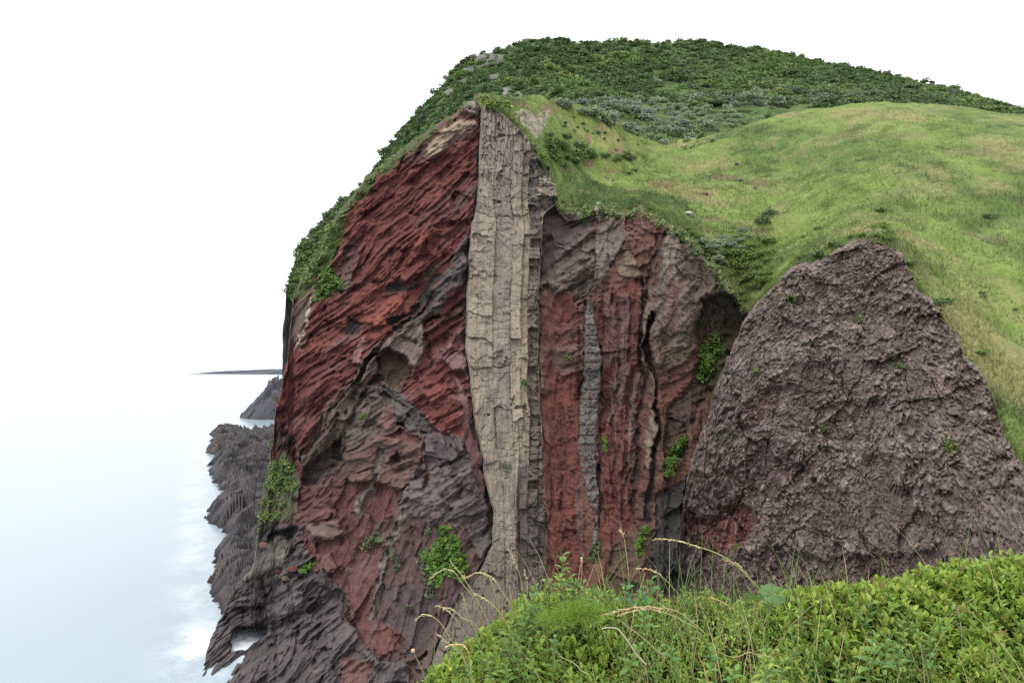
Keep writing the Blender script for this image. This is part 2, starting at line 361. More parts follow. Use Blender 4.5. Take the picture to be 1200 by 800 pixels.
 ([(402,561),(440,562),(470,576),(465,600),(440,612),(400,612),(392,590)], (0.135,0.055,0.048), -.9, 1.5, .3, 70, .4, .05),
 ([(350,562),(356,545),(370,533),(386,527),(397,514),(399,530),(387,541),(393,549),(376,556),(371,566),(358,569)], (0.055,0.045,0.038), -3.6, 3, .5, 20, .6, 0),  # cave: sunk in, and its inner shade put into the colour
 ([(350,566),(364,572),(388,562),(402,566),(395,600),(370,620),(345,610)], (0.125,0.055,0.048), .2, 3, .3, 40, .6, .1),
 ([(468,588),(495,535),(508,518),(535,514),(551,508),(562,540),(576,590),(584,640),(560,655),(547,622),(522,612),(492,612),(465,604)], (0.130,0.112,0.108), .3, 2.5, .3, 25, 1.0, .1),
 ([(500,508),(535,506),(548,512),(530,535),(500,545)], (0.105,0.085,0.092), .3, 3, .3, 130, .7, .1),
 ([(546,480),(553,500),(562,540),(573,585),(566,592),(556,562),(546,530),(543,508)], (0.125,0.055,0.05), .4, 1.5, .2, 80, .3, .05),
 ([(500,540),(504,540),(502,570),(498,575)], DRED, -.5, 1, .1, 80, .2, 0),
 ([(462,604),(505,608),(540,640),(548,690),(520,705),(500,705),(505,760),(480,775),(440,748),(425,722),(447,662)], MAROON, .2, 3, .25, 75, .22, .05),
 ([(450,690),(500,680),(520,705),(500,760),(470,770),(450,730)], (0.07,0.052,0.055), .1, 8, .2, 80, .3, .05),
 ([(360,612),(402,598),(432,604),(447,640),(442,690),(430,720),(437,765),(424,760),(410,710),(394,682),(376,668),(358,640)], (0.125,0.052,0.045), .4, 3, .35, 75, .4, .05),
 ([(430,715),(460,735),(470,745),(455,766),(443,768),(432,745)], (0.135,0.055,0.046), .6, 3, .2, 75, .25, 0),
 ([(362,612),(395,607),(404,625),(388,632),(366,630)], (0.15,0.10,0.08), 1.2, 2, .2, 10, .4, .1),
 ([(368,636),(384,633),(390,645),(378,652),(368,646)], (0.09,0.04,0.035), -1.3, 2, .1, 0, .2, 0),
 ([(520,700),(545,690),(560,700),(520,760),(505,800),(480,840),(470,800),(500,765)], (0.105,0.07,0.066), 0, 3, .2, 60, .4, .05),
 (L_, [(446,530),(440,558),(430,582),(420,600)], 3.6, (0.185,0.165,0.145), .5, 1.5, .1, 70, .5, .1),
 (L_, [(474,600),(464,622),(456,640),(449,664),(446,682)], 3.4, (0.20,0.178,0.15), .5, 1.5, .1, 70, .5, .1),
 (L_, [(444,684),(440,702),(434,722)], 4.6, (0.145,0.13,0.105), .8, 2, .1, 70, .6, .2),
 # dark shore foot
 ([(200,620),(330,612),(352,618),(366,672),(386,690),(402,722),(426,748),(447,776),(476,775),(490,850),(480,920),(200,920)], SLATE, .3, 3, .8, 33, .9, .1),
 ([(366,655),(384,668),(398,690),(408,715),(400,725),(384,695),(368,680)], (0.062,0.055,0.060), .5, 3, .3, 100, .8, .1),
 ([(290,645),(330,625),(345,640),(330,665),(290,690)], (0.13,0.115,0.10), .3, 4, .3, 25, .3, .1),
 ([(312,536),(340,530),(350,560),(346,612),(306,620),(304,590)], (0.095,0.095,0.055), -.4, 3, .2, 75, .3, .1),
 ([(404,770),(440,775),(430,810),(400,810)], (0.15,0.08,0.065), .2, 4, .4, 30, .5, .1),
 ([(278,738),(300,735),(310,736),(314,743),(302,752),(288,762),(270,762)], (0.05,0.05,0.055), -13, 3, .3, 33, .6, .1),
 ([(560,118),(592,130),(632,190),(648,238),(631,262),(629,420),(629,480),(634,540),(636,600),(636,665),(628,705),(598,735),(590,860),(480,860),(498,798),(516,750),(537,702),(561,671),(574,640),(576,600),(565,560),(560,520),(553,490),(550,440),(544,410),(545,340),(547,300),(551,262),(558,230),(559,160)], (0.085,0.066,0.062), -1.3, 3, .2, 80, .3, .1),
 # green ledge along the ridge
 ([(340,352),(344,335),(355,324),(370,296),(387,261),(405,235),(430,204),(470,173),(520,137),(545,118),(556,114),(552,121),(538,131),(510,153),(470,188),(434,216),(409,251),(400,285),(392,300),(382,318),(392,326),(402,331),(398,340),(385,350),(374,345),(376,328),(368,322),(356,345),(350,352)], GREEN, .2, 1.5, .1, 30, .2, .2),
 ([(300,345),(330,300),(370,240),(420,180),(500,120),(550,95),(560,112),(545,121),(505,146),(470,180),(430,212),(400,246),(372,297),(352,333),(342,350)], GREEN, .2, 2, .1, 30, .2, .2),
]

def tone(z):
    # muted, related rock colours: brown in the foot of the left cliff, warmer browns right of the dike
    pts = np.array(z[1] if z[0] == L_ else z[0], float); k = 3 if z[0] == L_ else 1; c = np.array(z[k]); mx, my = pts.mean(0)
    foot = 350 < mx < 575 and my > 488 and pts[:, 1].max() - pts[:, 1].min() < 500
    if foot: c = .74 * c + .26 * np.array((0.108, 0.070, 0.060))
    elif mx > 640:
        c = c * np.array((1.0, .97, .87))
        if c[0] > 2.3 * c[1]: c = .72 * c + .28 * np.array((0.105, 0.064, 0.052))
    z = list(z); z[k] = tuple(c)
    if foot: z[k + 1] *= .85; z[k + 2] = max(z[k + 2], 3)
    return tuple(z)
ZONES = [tone(z) for z in ZONES]

KC = 0.72
def zone_colour(px, py, wx, wy, soft):
    col = np.zeros(px.shape + (3,)); jit = 1.0 * vnoise(px / 2.5, py / 2.5, 7) + 4.5 * fbm(px / 9, py / 9, 3, 8)
    for z in ZONES:
        if z[0] == L_: pts, hw, c = z[1], z[2], z[3]
        else: pts, hw, c = z[0], 0, z[1]
        pa = np.array(pts, float); mg = 30
        sel = (px > pa[:, 0].min() - mg) & (px < pa[:, 0].max() + mg) & (py > pa[:, 1].min() - mg) & (py < pa[:, 1].max() + mg)
        if not sel.any(): continue
        a, b = wx[sel], wy[sel]
        sd = line_sd(a, b, pts, hw * (1 + .5 * vnoise(b / 9, a / 9, 3))) if hw else poly_sd(a, b, pts)
        q = min(1.0, max(.25, hw / 6 if hw else 1.0))
        t = sstep(-soft * q, soft * q, sd + jit[sel] * q)
        col[sel] += (np.array(c) * KC - col[sel]) * t[:, None]
    return col

def relief(px, py, X, Z, warp=1.0):
    """colour and outward displacement of the cliff for every vertex"""
    wx = px + warp * (8.5 * fbm(px / 28, py / 28, 5, 11, .6) + .7 * fbm(px / 5, py / 5, 2, 12))
    wy = py + warp * (8.5 * fbm(px / 28, py / 28, 5, 21, .6) + .7 * fbm(px / 5, py / 5, 2, 22))
    sh = px.shape
    col = np.zeros(sh + (3,)); dout = np.zeros(sh); bed = np.zeros(sh); fac = np.zeros(sh); peb = np.zeros(sh)
    ca = np.ones(sh); sa = np.zeros(sh)
    for z in ZONES:
        if z[0] == L_:
            pts, hw = z[1], z[2]; rest = z[3:]; poly = pts
        else: poly = z[0]; rest = z[1:]; hw = 0
        c, o, ew, bd, an, fc, pb = rest
        pa = np.array(poly, float); mg = ew + hw + 10
        sel = (px > pa[:, 0].min() - mg) & (px < pa[:, 0].max() + mg) & (py > pa[:, 1].min() - mg) & (py < pa[:, 1].max() + mg)
        if not sel.any(): continue
        a, b = wx[sel], wy[sel]
        sd = line_sd(a, b, poly, hw * (1 + .5 * vnoise(b / 9, a / 9, 3))) if hw else poly_sd(a, b, poly)
        ew = max(ew, 2.2); t = sstep(-ew, ew, sd)
        for arr, v, tt in ((dout, o, t), (bed, bd, t), (fac, fc, t), (peb, pb, t)):
            arr[sel] += (v - arr[sel]) * tt
        hard = np.zeros(sh, bool); hard[sel] = sd > 0; ca[hard] = math.cos(radians(an)); sa[hard] = math.sin(radians(an))
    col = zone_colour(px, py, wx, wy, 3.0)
    w2x = px + 16 * fbm(px / 30, py / 30, 5, 13, .6); w2y = py + 16 * fbm(px / 30, py / 30, 5, 23, .6)
    col2 = zone_colour(px, py, w2x, w2y, 4.0)
    mm = sstep(.0, .5, fbm(px / 14, py / 14, 5, 33, .65)) * .75
    col = col + (col2 - col) * mm[..., None]
    # along / across the bedding, metres, bent by a slow warp
    bx = X + 1.1 * fbm(X / 12, Z / 12, 3, 31); bz = Z + 1.1 * fbm(X / 12, Z / 12, 3, 32)
    s = bx * ca + bz * sa; t = -bx * sa + bz * ca
    strata = 0.55 * np.tanh(3.0 * vnoise(s * .10, t * .75, 41)) + 0.45 * np.tanh(2.5 * vnoise(s * .22, t * 1.9, 42)) + .25 * vnoise(s * .5, t * 4.2, 43)
    lin = ridged(s * .06 + 3, t * 2.6, 3, 44) + .6 * vnoise(s * .16, t * 7.0, 45)
    s += .5 * fbm(X / 1.7, Z / 1.7, 3, 35); t += .28 * fbm(X / 1.7, Z / 1.7, 3, 36)
    f1, e1, r1 = facets(s * .16, t * .30, 51); f2, e2, r2 = facets(s * .42, t * .75, 52); f3, e3, r3 = facets(s * 1.1, t * 1.7, 53)
    fa = 1.25 * f1 + .55 * f2 + .16 * f3 - .12 * (1 - sstep(0, .08, e2)) - .05 * (1 - sstep(0, .10, e3))
    p1, q1, *_ = cells(X * 1.1, Z * 1.1, 61); p2, q2, *_ = cells(X * 2.3, Z * 2.3, 62)
    on = sstep(-.1, .5, fbm(X / 3, Z / 3, 2, 63))
    pe = on * (sstep(.62, .12, p1) * .75) + sstep(.6, .1, p2) * .45 - .4
    rough = .9 * fbm(X / 9, Z / 9, 4, 71) + .34 * fbm(X * .9, Z * .9, 4, 72)
    # each bed overhangs the one below: sharp undercut edges along the bedding
    sw = (t / 2.7 + .55 * fbm(s / 15, t / 8, 3, 75)) % 1; sw2 = (t / .95 + .6 * fbm(s / 6, t / 4, 3, 76)) % 1
    am = sstep(-.35, .45, fbm(s / 13, t / 6, 3, 77)); am2 = sstep(-.25, .5, fbm(s / 6, t / 3, 3, 78))
    under = am * (1 - sw) * 1.5 + am2 * (1 - sw2) * .5 - .8
    rib = sstep(655, 685, px) * (1.9 * ridged(px / 36 + .25 * fbm(py / 60, px / 60, 2, 79), py / 300, 3, 80) + .5 * ridged(px / 11, py / 120, 2, 84))
    # broken ledges: beds end in steps, with open joints between blocks
    led = fbm(s / 6, t / 3.2, 3, 73); led = np.floor(led * 5) / 5 + .3 * sstep(.3, 1, (led * 5) % 1)
    crack = ridged(s / 7, t / 3.0, 3, 74); crack = sstep(.62, .95, crack)
    dout = dout + bed * (strata * .85 + .24 * lin) + (fac + .25) * fa * 1.25 + peb * pe * .9 + rough + 1.3 * bed * led + 1.1 * bed * under + rib - crack * (.5 + .9 * fac)
    for _ in range(1):                                              # weathered, not knife-edged
        q = np.pad(dout, 1, 'edge'); dout = .4 * dout + .15 * (q[:-2, 1:-1] + q[2:, 1:-1] + q[1:-1, :-2] + q[1:-1, 2:])
    # colour of the rock itself: beds, blocks and mineral staining
    k = 1 + .16 * bed / .8 * np.clip(strata, -1, 1) + .13 * (r2 - .5) + .12 * (r1 - .5) + .20 * fbm(X / 5, Z / 5, 4, 81) + .12 * fbm(X * 2.5, Z * 2.5, 2, 82)
    col = col * np.clip(k, .4, 1.7)[..., None]
    hue = fbm(s / 9, t / 2.2, 3, 83)
    grey = np.array((0.125, 0.095, 0.088)); am = sstep(.18, .75, hue) * .55
    col = col + (grey * (col.mean(-1, keepdims=True) / .1) ** .5 - col) * am[..., None] * (col[..., 0] > 2 * col[..., 1])[..., None]
    peble = np.clip(pe, 0, 1) * peb
    col = col * (1 + .55 * peble[..., None] * (hash2(np.floor(X * 2.3), np.floor(Z * 2.3), 5)[..., None] - .25)) + peble[..., None] * np.array((.018, .016, .014))
    return col, dout

def sheet(name, px0, px1, top, bot, Yfun, nc, nr, roll_w, roll_r, mat, back=(40, 24), drop=.12, pebble=0, left_roll=0, zones=True, xbias=0):
    pxs = np.linspace(px0, px1, nc); tp = interp(top, pxs)
    sl_ = 1 + 1.1 * np.minimum(np.abs(np.gradient(tp, pxs)), 5); jag = sl_ * (1.9 * fbm(tp / 13 + pxs / 13, pxs * 0, 3, 5) + 1.2 * fbm(tp / 4 + pxs / 4, pxs * 0, 2, 6)); jag = np.clip(jag, -9, 9)
    v = np.linspace(0, 1, nr)[:, None]; v = v * .9 + .1 * v * v
    PY = tp[None, :] + (bot - tp[None, :]) * v; PY = PY + jag[None, :] * np.exp(-(PY - tp[None, :]) / 14); tp = tp + jag; PX = np.broadcast_to(pxs, PY.shape).copy()
    Y = Yfun(PX, PY)
    X = (PX - 600) / F * Y; Z = (HY - PY) / F * Y
    if zones: col, d = relief(PX, PY, X, Z)
    else: col, d = pebble(PX, PY, X, Z)
    # distance to the silhouette: the face rounds off there
    dist = np.minimum(PY - tp[None, :], 60.0)
    if left_roll: dist = np.minimum(dist, (PX - px0) * left_roll)
    for sft in (6, 12, 20):                                         # slanted outlines
        if sft / (px1 - px0) * nc >= 1:
            k = int(round(sft / (px1 - px0) * nc)); tl = np.roll(tp, k); tl[:k] = tp[:k]
            dd = PY - np.minimum(tl, 1e9)[None, :]
            dist = np.where(dd < 0, np.minimum(dist, np.abs(sft)), dist)
    r = np.clip(1 - dist / roll_w, 0, 1)
    Y = Y - d * (1 - .7 * r ** 4) + roll_r * (1 - np.sqrt(1 - r * r * .98))
    X = (PX - 600) / F * Y; Z = (HY - PY) / F * Y
    # the back slope behind the silhouette
    n_b = back[1]; g = (np.linspace(1, 0, n_b, endpoint=False) ** 1.6)[:, None]
    dy = back[0] * g
    Yb = Y[:1] + dy; q_ = Yb / Y[:1]; Xb = np.where(X[:1] > 0, X[:1] * q_, X[:1]) + xbias * dy; Zb = np.where(Z[:1] < 0, Z[:1] * q_, Z[:1]) - drop * dy + .5 * fbm(X[:1] / 3 + 0 * g, dy / 3, 3, 91) * np.minimum(dy, 1.5)
    V = np.concatenate([np.stack([Xb, Yb, Zb], -1), np.stack([X, Y, Z], -1)], 0)
    cb = np.broadcast_to(col[:1], (n_b,) + col.shape[1:])
    cc = np.concatenate([cb, col], 0)
    o = build(name, V, grid_faces(V.shape[0], V.shape[1]), mat, cc)
    return o, V, PX, PY

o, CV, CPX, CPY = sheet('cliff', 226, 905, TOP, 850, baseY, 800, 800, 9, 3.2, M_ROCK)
tag(o, 'tall sea cliff of layered red and dark brown volcanic rock below the green slope', 'cliff', kind='structure')
def cliff_point(px, py):                                            # front surface point seen at a pixel
    nb = CV.shape[0] - CPY.shape[0]
    c = int(np.clip(round((px - 226) / (905 - 226) * 799), 0, 799)); r = int(np.abs(CPY[:, c] - py).argmin())
    return CV[r + nb, c]

# ------------------------------------------------------------------ NEAR CONGLOMERATE SPUR (right)
CTRB = [(800,600,82),(805,560,82),(835,470,84),(860,400,86),(900,340,86),(880,440,80),(900,420,79),(850,520,79),(900,550,74),(840,600,78),(850,690,73),(900,680,70),(796,700,82),(800,850,74),
 (950,308,83.5),(1000,282,80.5),(1035,280,77.5),(960,450,76),(1000,450,72),(1000,560,66),(960,650,66),(1078,340,71),(1130,416,62.5),(1180,516,51.5),(1050,540,60),(1050,650,56),(1130,600,50),(1100,800,42),(1230,640,39.5),(1260,800,34),(940,850,62)
]
spurY = TPS([(a, b) for a, b, c in CTRB], [c for a, b, c in CTRB], 100.0)
TOPB = [(796,640),(799,605),(805,562),(813,535),(820,512),(828,490),(835,470),(842,447),(850,425),(860,400),(870,382),(880,366),(890,350),(900,340),(908,332),(925,312),(950,307),(975,296),(1000,280),(1035,278),(1058,298),(1078,340),(1108,362),(1130,415),(1162,448),(1180,515),(1212,560),(1230,640),(1260,700)]
def spur_relief(px, py, X, Z):
    X = X - .8 * spurY(px, py); X = X + .8 * fbm(X / 2.5, Z / 2.5, 3, 140); Z = Z + .8 * fbm(X / 2.5, Z / 2.5, 3, 141)
    p1, q1, _, _, h1, *_ = cells(X * .8, Z * .8, 161); p2, q2, _, _, h2, *_ = cells(X * 1.7, Z * 1.7, 162); p3, q3, _, _, h3, *_ = cells(X * 3.6, Z * 3.6, 163)
    f1, e1, r1 = facets(X * .13 + Z * .07, Z * .16 - X * .08, 151); f2, e2, r2 = facets(X * .45 + Z * .2, Z * .45 - X * .2, 152)
    gul = ridged(px / 52 + .004 * (py - 500), py / 260, 4, 153); f4, e4, r4 = facets(X * .24 - Z * .1, Z * .26 + X * .12, 155); led = .6 * f4 - .35 * sstep(.08, 0, e4)
    d = .7 * f1 + .32 * f2 + 1.5 * fbm(X / 8, Z / 8, 5, 171, .55) + .3 * fbm(X * .8, Z * .8, 5, 172, .65) + .9 * gul + .6 * led
    k1 = sstep(.62, .12, p1) * (h1 > .6); k2 = sstep(.58, .1, p2) * (h2 > .45); k3 = sstep(.5, .1, p3) * (h3 > .2)
    on = sstep(-.35, .2, fbm(X / 4, Z / 4, 3, 173)); k1 = k1 * on; k2 = k2 * (.3 + .7 * on)
    d = d + .7 * k1 + .55 * k2 + .30 * k3
    col = np.broadcast_to(np.array((0.116, 0.090, 0.076)), px.shape + (3,)).copy()
    wx = px + 16 * fbm(px / 30, py / 30, 5, 111, .65); wy = py + 16 * fbm(px / 30, py / 30, 5, 121, .65)
    for poly, c, o in (([(800,596),(832,606),(872,578),(888,608),(860,650),(822,652),(800,630)], (0.115,0.046,0.036), -1.8),
                       ([(795,640),(860,650),(905,640),(960,660),(1100,640),(1180,860),(790,860)], (0.080,0.056,0.050), -.8),
                       ([(862,480),(915,455),(910,500),(870,505)], (0.088,0.056,0.050), -.6),
                       ([(845,560),(905,520),(960,560),(905,590)], (0.092,0.064,0.058), -.6),
                       ([(905,345),(960,380),(990,470),(940,470)], (0.095,0.072,0.064), .4),
                       ([(835,470),(850,430),(868,420),(860,470),(846,500)], (0.13,0.106,0.096), .4)):
        t = sstep(-6, 6, poly_sd(wx, wy, poly) + 4 * vnoise(px / 4, py / 4, 9)); col += (np.array(c) - col) * t[..., None]; d += o * sstep(-4, 4, poly_sd(wx, wy, poly))
    k = 1 + .30 * fbm(X / 4, Z / 4, 4, 181) + .2 * (r2 - .5); col = col * np.clip(k, .5, 1.6)[..., None] * 1.08
    st = np.clip(.8 * k1 + .7 * k2 + .4 * k3, 0, 1)[..., None]; gr = np.array((.138, .117, .104)) * (.7 + .9 * h2)[..., None]
    return col + (gr - col) * st * .6, d
o, SV, SPX, SPY = sheet('cliff_spur', 796, 1258, TOPB, 850, spurY, 700, 700, 7, 2.2, M_PEB, back=(14, 12), drop=.25, xbias=.12, pebble=spur_relief, zones=False, left_roll=1.0)
tag(o, 'nearer grey brown pebbly rock spur rising on the right of the red cliff', 'cliff', kind='structure')

# ------------------------------------------------------------------ THE PALE DIKE
D_L = [(122,565),(130,564),(160,562),(230,560),(262,553),(300,549),(340,547),(410,545),(440,551),(490,555),(520,562),(560,568),(600,578),(640,576),(670,562),(700,538),(750,516),(800,498),(850,480)]
D_R = [(122,572),(134,590),(147,603),(160,618),(172,626),(190,635),(196,645),(214,646),(216,652),(232,654),(240,650),(246,642),(252,637),(262,636),(300,634),(330,632),(420,631),(480,633),(540,638),(600,640),(660,640),(700,634),(730,612),(800,600),(850,590)]
def dike():
    pys = np.linspace(122, 850, 900); l = interp(D_L, pys); r = interp(D_R, pys)
    l = l + 1.3 * fbm(pys / 12, pys * 0, 4, 201); r = r + 1.4 * fbm(pys / 9, pys * 0, 4, 202)
    n = 150; u = np.linspace(0, 1, n)[None, :]
    PX = l[:, None] + (r - l)[:, None] * u; PY = np.broadcast_to(pys[:, None], PX.shape).copy()
    Y = baseY(PX, PY); X = (PX - 600) / F * Y; Z = (HY - PY) / F * Y
    # columns follow the dike down: position across it relative to its centre line
    q = PX - 2.5 * vnoise(PY / 45, PX * 0, 203) - 1.2 * fbm(PY / 12, PX / 30, 3, 206)
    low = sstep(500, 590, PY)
    edges = [548 + 8 * low, 579 + 14 * low, 600 + 6 * low, 612 - 2 * low, 620, 632, 660]
    d = np.zeros(X.shape); col = np.zeros(X.shape + (3,)); joint = np.zeros(X.shape)
    pale = np.array((0.318, 0.266, 0.205)); warm = np.array((0.35, 0.28, 0.195)); dark = np.array((0.150, 0.124, 0.102)); mauve = np.array((0.250, 0.208, 0.182))
    outs = [.9, .55, .75, .5, -.35, -.7]; sizes = [38, 52, 40, 24, 11, 17]
    tab = np.concatenate([pale[None] * .98, mauve[None] * 1.08, pale[None] * 1.02, warm[None] * .92, dark[None] * .9, dark[None] * 1.25])
    k = np.zeros(X.shape, int)
    for e in edges[1:-1]: k += (q > e)
    cen = np.full(X.shape, 99.0)
    for e in edges[1:-1]: cen = np.minimum(cen, np.abs(q - e))
    o_ = np.array(outs)[k]; sz = np.array(sizes)[k]
    o_ = np.where(low > 0, o_ * (1 - low) + low * np.where(q < 608, .5 + (q - 580) * .012, -.5), o_)
    # courses of blocks down each column
    yy = PY / sz + 7.7 * k + .10 * vnoise(PX / 9, PY / 30, 204)
    yw = yy + .75 * vnoise(yy * .8, k * 3.1, 205) + .10 * (PX - 590) / 20 * (hash2(np.floor(yy).astype(np.int64), k, 216) - .5); row = np.floor(yw); fr = yw - row
    h1 = hash2(row.astype(np.int64), k, 211); h2 = hash2(row.astype(np.int64), k, 212); h3 = hash2(row.astype(np.int64), k, 213)
    flute = sstep(270, 200, PY)
    d += o_ + (h1 - .5) * .75 + (h2 - .5) * 1.0 * (fr - .5) + (h3 - .5) * .05 * (PX - 590)
    hj = np.minimum(fr, 1 - fr) * sz
    on = (hash2(row.astype(np.int64) + 1 * (fr > .5), k, 214) > .55)
    hj = hj + .8 * fbm(PX / 9, PY / 9, 3, 217) + .3; cen = cen + .8 * fbm(PX / 7, PY / 12, 3, 218) + .3
    d -= .55 * sstep(.95, .2, hj) * on * (1 - .6 * flute) + .30 * sstep(.95, .2, cen) * (.4 + .6 * (hash2(np.floor(PY / 30).astype(np.int64), k, 215) > .4))
    c2 = np.abs(((PY / 8.5 + 1.1 * vnoise(PY / 22, k * 2.3, 219) + .25 * vnoise(PX / 7, PY / 9, 220)) % 1) - .5); d -= .20 * sstep(.42, .5, c2) * (k < 4) * (1 - flute) * sstep(-.2, .3, vnoise(PX / 18, PY / 24, 233))
    f1, e1, r1 = facets(PX / 15, PY / 20, 221); f2, e2, r2 = facets(PX / 5, PY / 7, 222, 'e'); f4, e4, r4 = facets(PX / 3.2, PY / 13, 224)
    f5, e5, r5 = facets(PX / 30 + .6 * fbm(PX / 9, PY / 9, 3, 226), PY / 46 + .6 * fbm(PX / 9, PY / 9, 3, 227), 223)
    d += .42 * f5 + .22 * f1 + .10 * f2 + (.07 + .34 * flute) * f4 - .06 * sstep(.08, 0, e1) - .10 * sstep(.04, 0, e5) + .09 * vnoise(PX / 1.7, PY / 34, 228) - (.04 + .2 * flute) * sstep(.1, 0, e4)
    d += .5 * fbm(PX / 40, PY / 60, 4, 231) + .07 * fbm(PX / 4, PY / 6, 4, 232)
    right = k >= 4
    bl1, be1, br1 = facets(PX / 9, PY / 6, 225, 'c')
    d += np.where(right, .55 * bl1 - .35 * sstep(.10, 0, be1), 0)
    for (cx, cy, rx, ry) in ((584,150,3,5),(587,160,5,3),(585,207,4,6),(590,200,3,5),(582,237,6,2.5),(608,478,7,3),(601,472,2.5,7),(616,480,3,6),(578,130,3,2),(571,486,3,1.5)):
        g = ((PX - cx) / rx) ** 2 + ((PY - cy) / ry) ** 2 + 1.2 * vnoise(PX / 3, PY / 3, 240); d -= .9 * sstep(1.1, .2, g)
    tab = tab * .55 + .45 * pale * np.array([1, .95, 1, .9, .62, .75])[:, None]
    col = tab[k] * (1 + .16 * (h2 - .5) + .14 * (r5 - .5))[..., None]
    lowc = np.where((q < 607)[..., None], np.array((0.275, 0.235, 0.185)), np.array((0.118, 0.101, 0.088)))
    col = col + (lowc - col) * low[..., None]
    top = sstep(260, 180, PY)[..., None]; col = col + (np.array((.225, .200, .165)) * (1 + .2 * r4)[..., None] - col) * top * .6 * (~right)[..., None]
    blocks = right & (PY < 262)
    col = np.where(blocks[..., None], np.where((q > 632)[..., None], np.array((.265, .23, .18)), np.array((.165, .15, .14))) * (1 + .25 * (br1 - .5))[..., None], col)
    stain = sstep(.15, .6, fbm(PX / 7, PY / 26, 4, 251)); col = col + (np.array((.15, .125, .115)) - col) * (.62 * stain)[..., None]
    och = sstep(.35, .7, fbm(PX / 10, PY / 30, 4, 252)); col = col + (np.array((.27, .20, .12)) - col) * (.35 * och)[..., None]
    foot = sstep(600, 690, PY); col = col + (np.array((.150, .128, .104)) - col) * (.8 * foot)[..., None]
    col *= (1 + .16 * fbm(PX / 5, PY / 5, 4, 253))[..., None]
    # chamfered sides, then flanges that run back into the cliff
    side = np.minimum(u, 1 - u) * (r - l)[:, None]
    Yf = Y - 1.0 - d * .85 * sstep(0, 2.5, side) + .5 * (1 - sstep(0, 3, side))
    def row_pts(c, back): return np.stack([(PX[:, c] - 600) / F * Yf[:, c], Yf[:, c] + back, (HY - PY[:, c]) / F * Yf[:, c]], -1)
    Xf = (PX - 600) / F * Yf; Zf = (HY - PY) / F * Yf
    Lf = [row_pts(0, b) for b in (7, 4, 2, 1, .5)]; Rf = [row_pts(n - 1, b) for b in (.5, 1, 2, 4, 7)]
    for i, b in enumerate((7, 4, 2, 1, .5)): Lf[i][:, 0] += .12 * b
    V = np.concatenate([np.stack(Lf, 1), np.stack([Xf, Yf, Zf], -1), np.stack(Rf, 1)], 1)
    cc = np.concatenate([np.repeat(col[:, :1] * .6, 5, 1), col, np.repeat(col[:, -1:], 5, 1)], 1)
    tp = V[:1].copy(); tops = []
    for b in (6, 3, 1): t = tp.copy(); t[..., 1] += b; tops.append(t)
    V = np.concatenate(tops + [V], 0); cc = np.concatenate([cc[:1]] * 3 + [cc], 0)
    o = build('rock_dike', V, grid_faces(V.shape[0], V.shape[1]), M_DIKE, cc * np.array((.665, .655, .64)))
    tag(o, 'broad pale grey buff dike of jointed rock standing upright through the red cliff', 'rock dike')
dike()

def thin_dike(name, pts, label, c, seed, out=.9):
    """a thin upright dike: pts = (py, px centre, half width)"""
    p = np.array(pts, float); pys = np.linspace(p[0, 0], p[-1, 0], int((p[-1, 0] - p[0, 0]) * 1.1)); cx = np.interp(pys, p[:, 0], p[:, 1]); hw = np.interp(pys, p[:, 0], p[:, 2])
    cx = cx + 1.5 * fbm(pys / 16, pys * 0, 3, seed); n = 26; u = np.linspace(-1, 1, n)[None, :]
    hl = hw * (1 + .25 * fbm(pys / 8, pys * 0, 3, seed + 1))
    PX = cx[:, None] + hl[:, None] * u; PY = np.broadcast_to(pys[:, None], PX.shape)
    _, d0 = relief(PX, PY, (PX - 600) / F * 104, (HY - PY) / F * 104)
    Y = baseY(PX, PY) - fbm(PX / 30, PY / 40, 2, seed) * .5 - np.convolve(np.pad(np.percentile(d0, 70, axis=1), 8, 'edge'), np.ones(17) / 17, 'valid')[:, None]
    row = np.floor(pys / 13 + .5 * vnoise(pys / 20, pys * 0, seed)); h = hash2(row.astype(np.int64), row.astype(np.int64) * 0, seed)[:, None]; fr = (pys / 13 + .5 * vnoise(pys / 20, pys * 0, seed)) % 1
    f1, e1, r1 = facets(PX / 7, PY / 9, seed + 3); f2, e2, r2 = facets(PX / 3, PY / 4, seed + 4)
    d = out + .5 * (h - .5) + .45 * f1 + .22 * f2 - .3 * sstep(.1, 0, e1) - .4 * sstep(.12, .02, np.minimum(fr, 1 - fr))[:, None] + .2 * fbm(PX / 4, PY / 4, 3, seed + 5)
    Yf = Y - d * np.sqrt(np.clip(1 - u ** 4, 0, 1)) * 1.0 + .2
    col = np.array(c) * (1 + .3 * (r1 - .5) + .3 * fbm(PX / 6, PY / 6, 3, seed + 6) + .2 * (h - .5))[..., None]
    Xf = (PX - 600) / F * Yf; Zf = (HY - PY) / F * Yf; V = np.stack([Xf, Yf, Zf], -1)
    L = V[:, :1].copy(); L[..., 1] += 3; Rr = V[:, -1:].copy(); Rr[..., 1] += 3
    V = np.concatenate([L, V, Rr], 1); cc = np.concatenate([col[:, :1], col, col[:, -1:]], 1)
    o = build(name, V, grid_faces(V.shape[0], V.shape[1]), M_DIKE, cc); tag(o, label, 'rock dike'); return o
thin_dike('rock_dike', [(352,691,1.5),(370,691,5),(400,694,8),(430,696,9),(470,692,10),(500,689,10),(530,689,10),(560,692,8),(590,695,6),(620,697,4),(650,699,2)],
          'narrow dark grey dike running down the red cliff right of the broad pale dike', (0.105, 0.091, 0.083), 301)

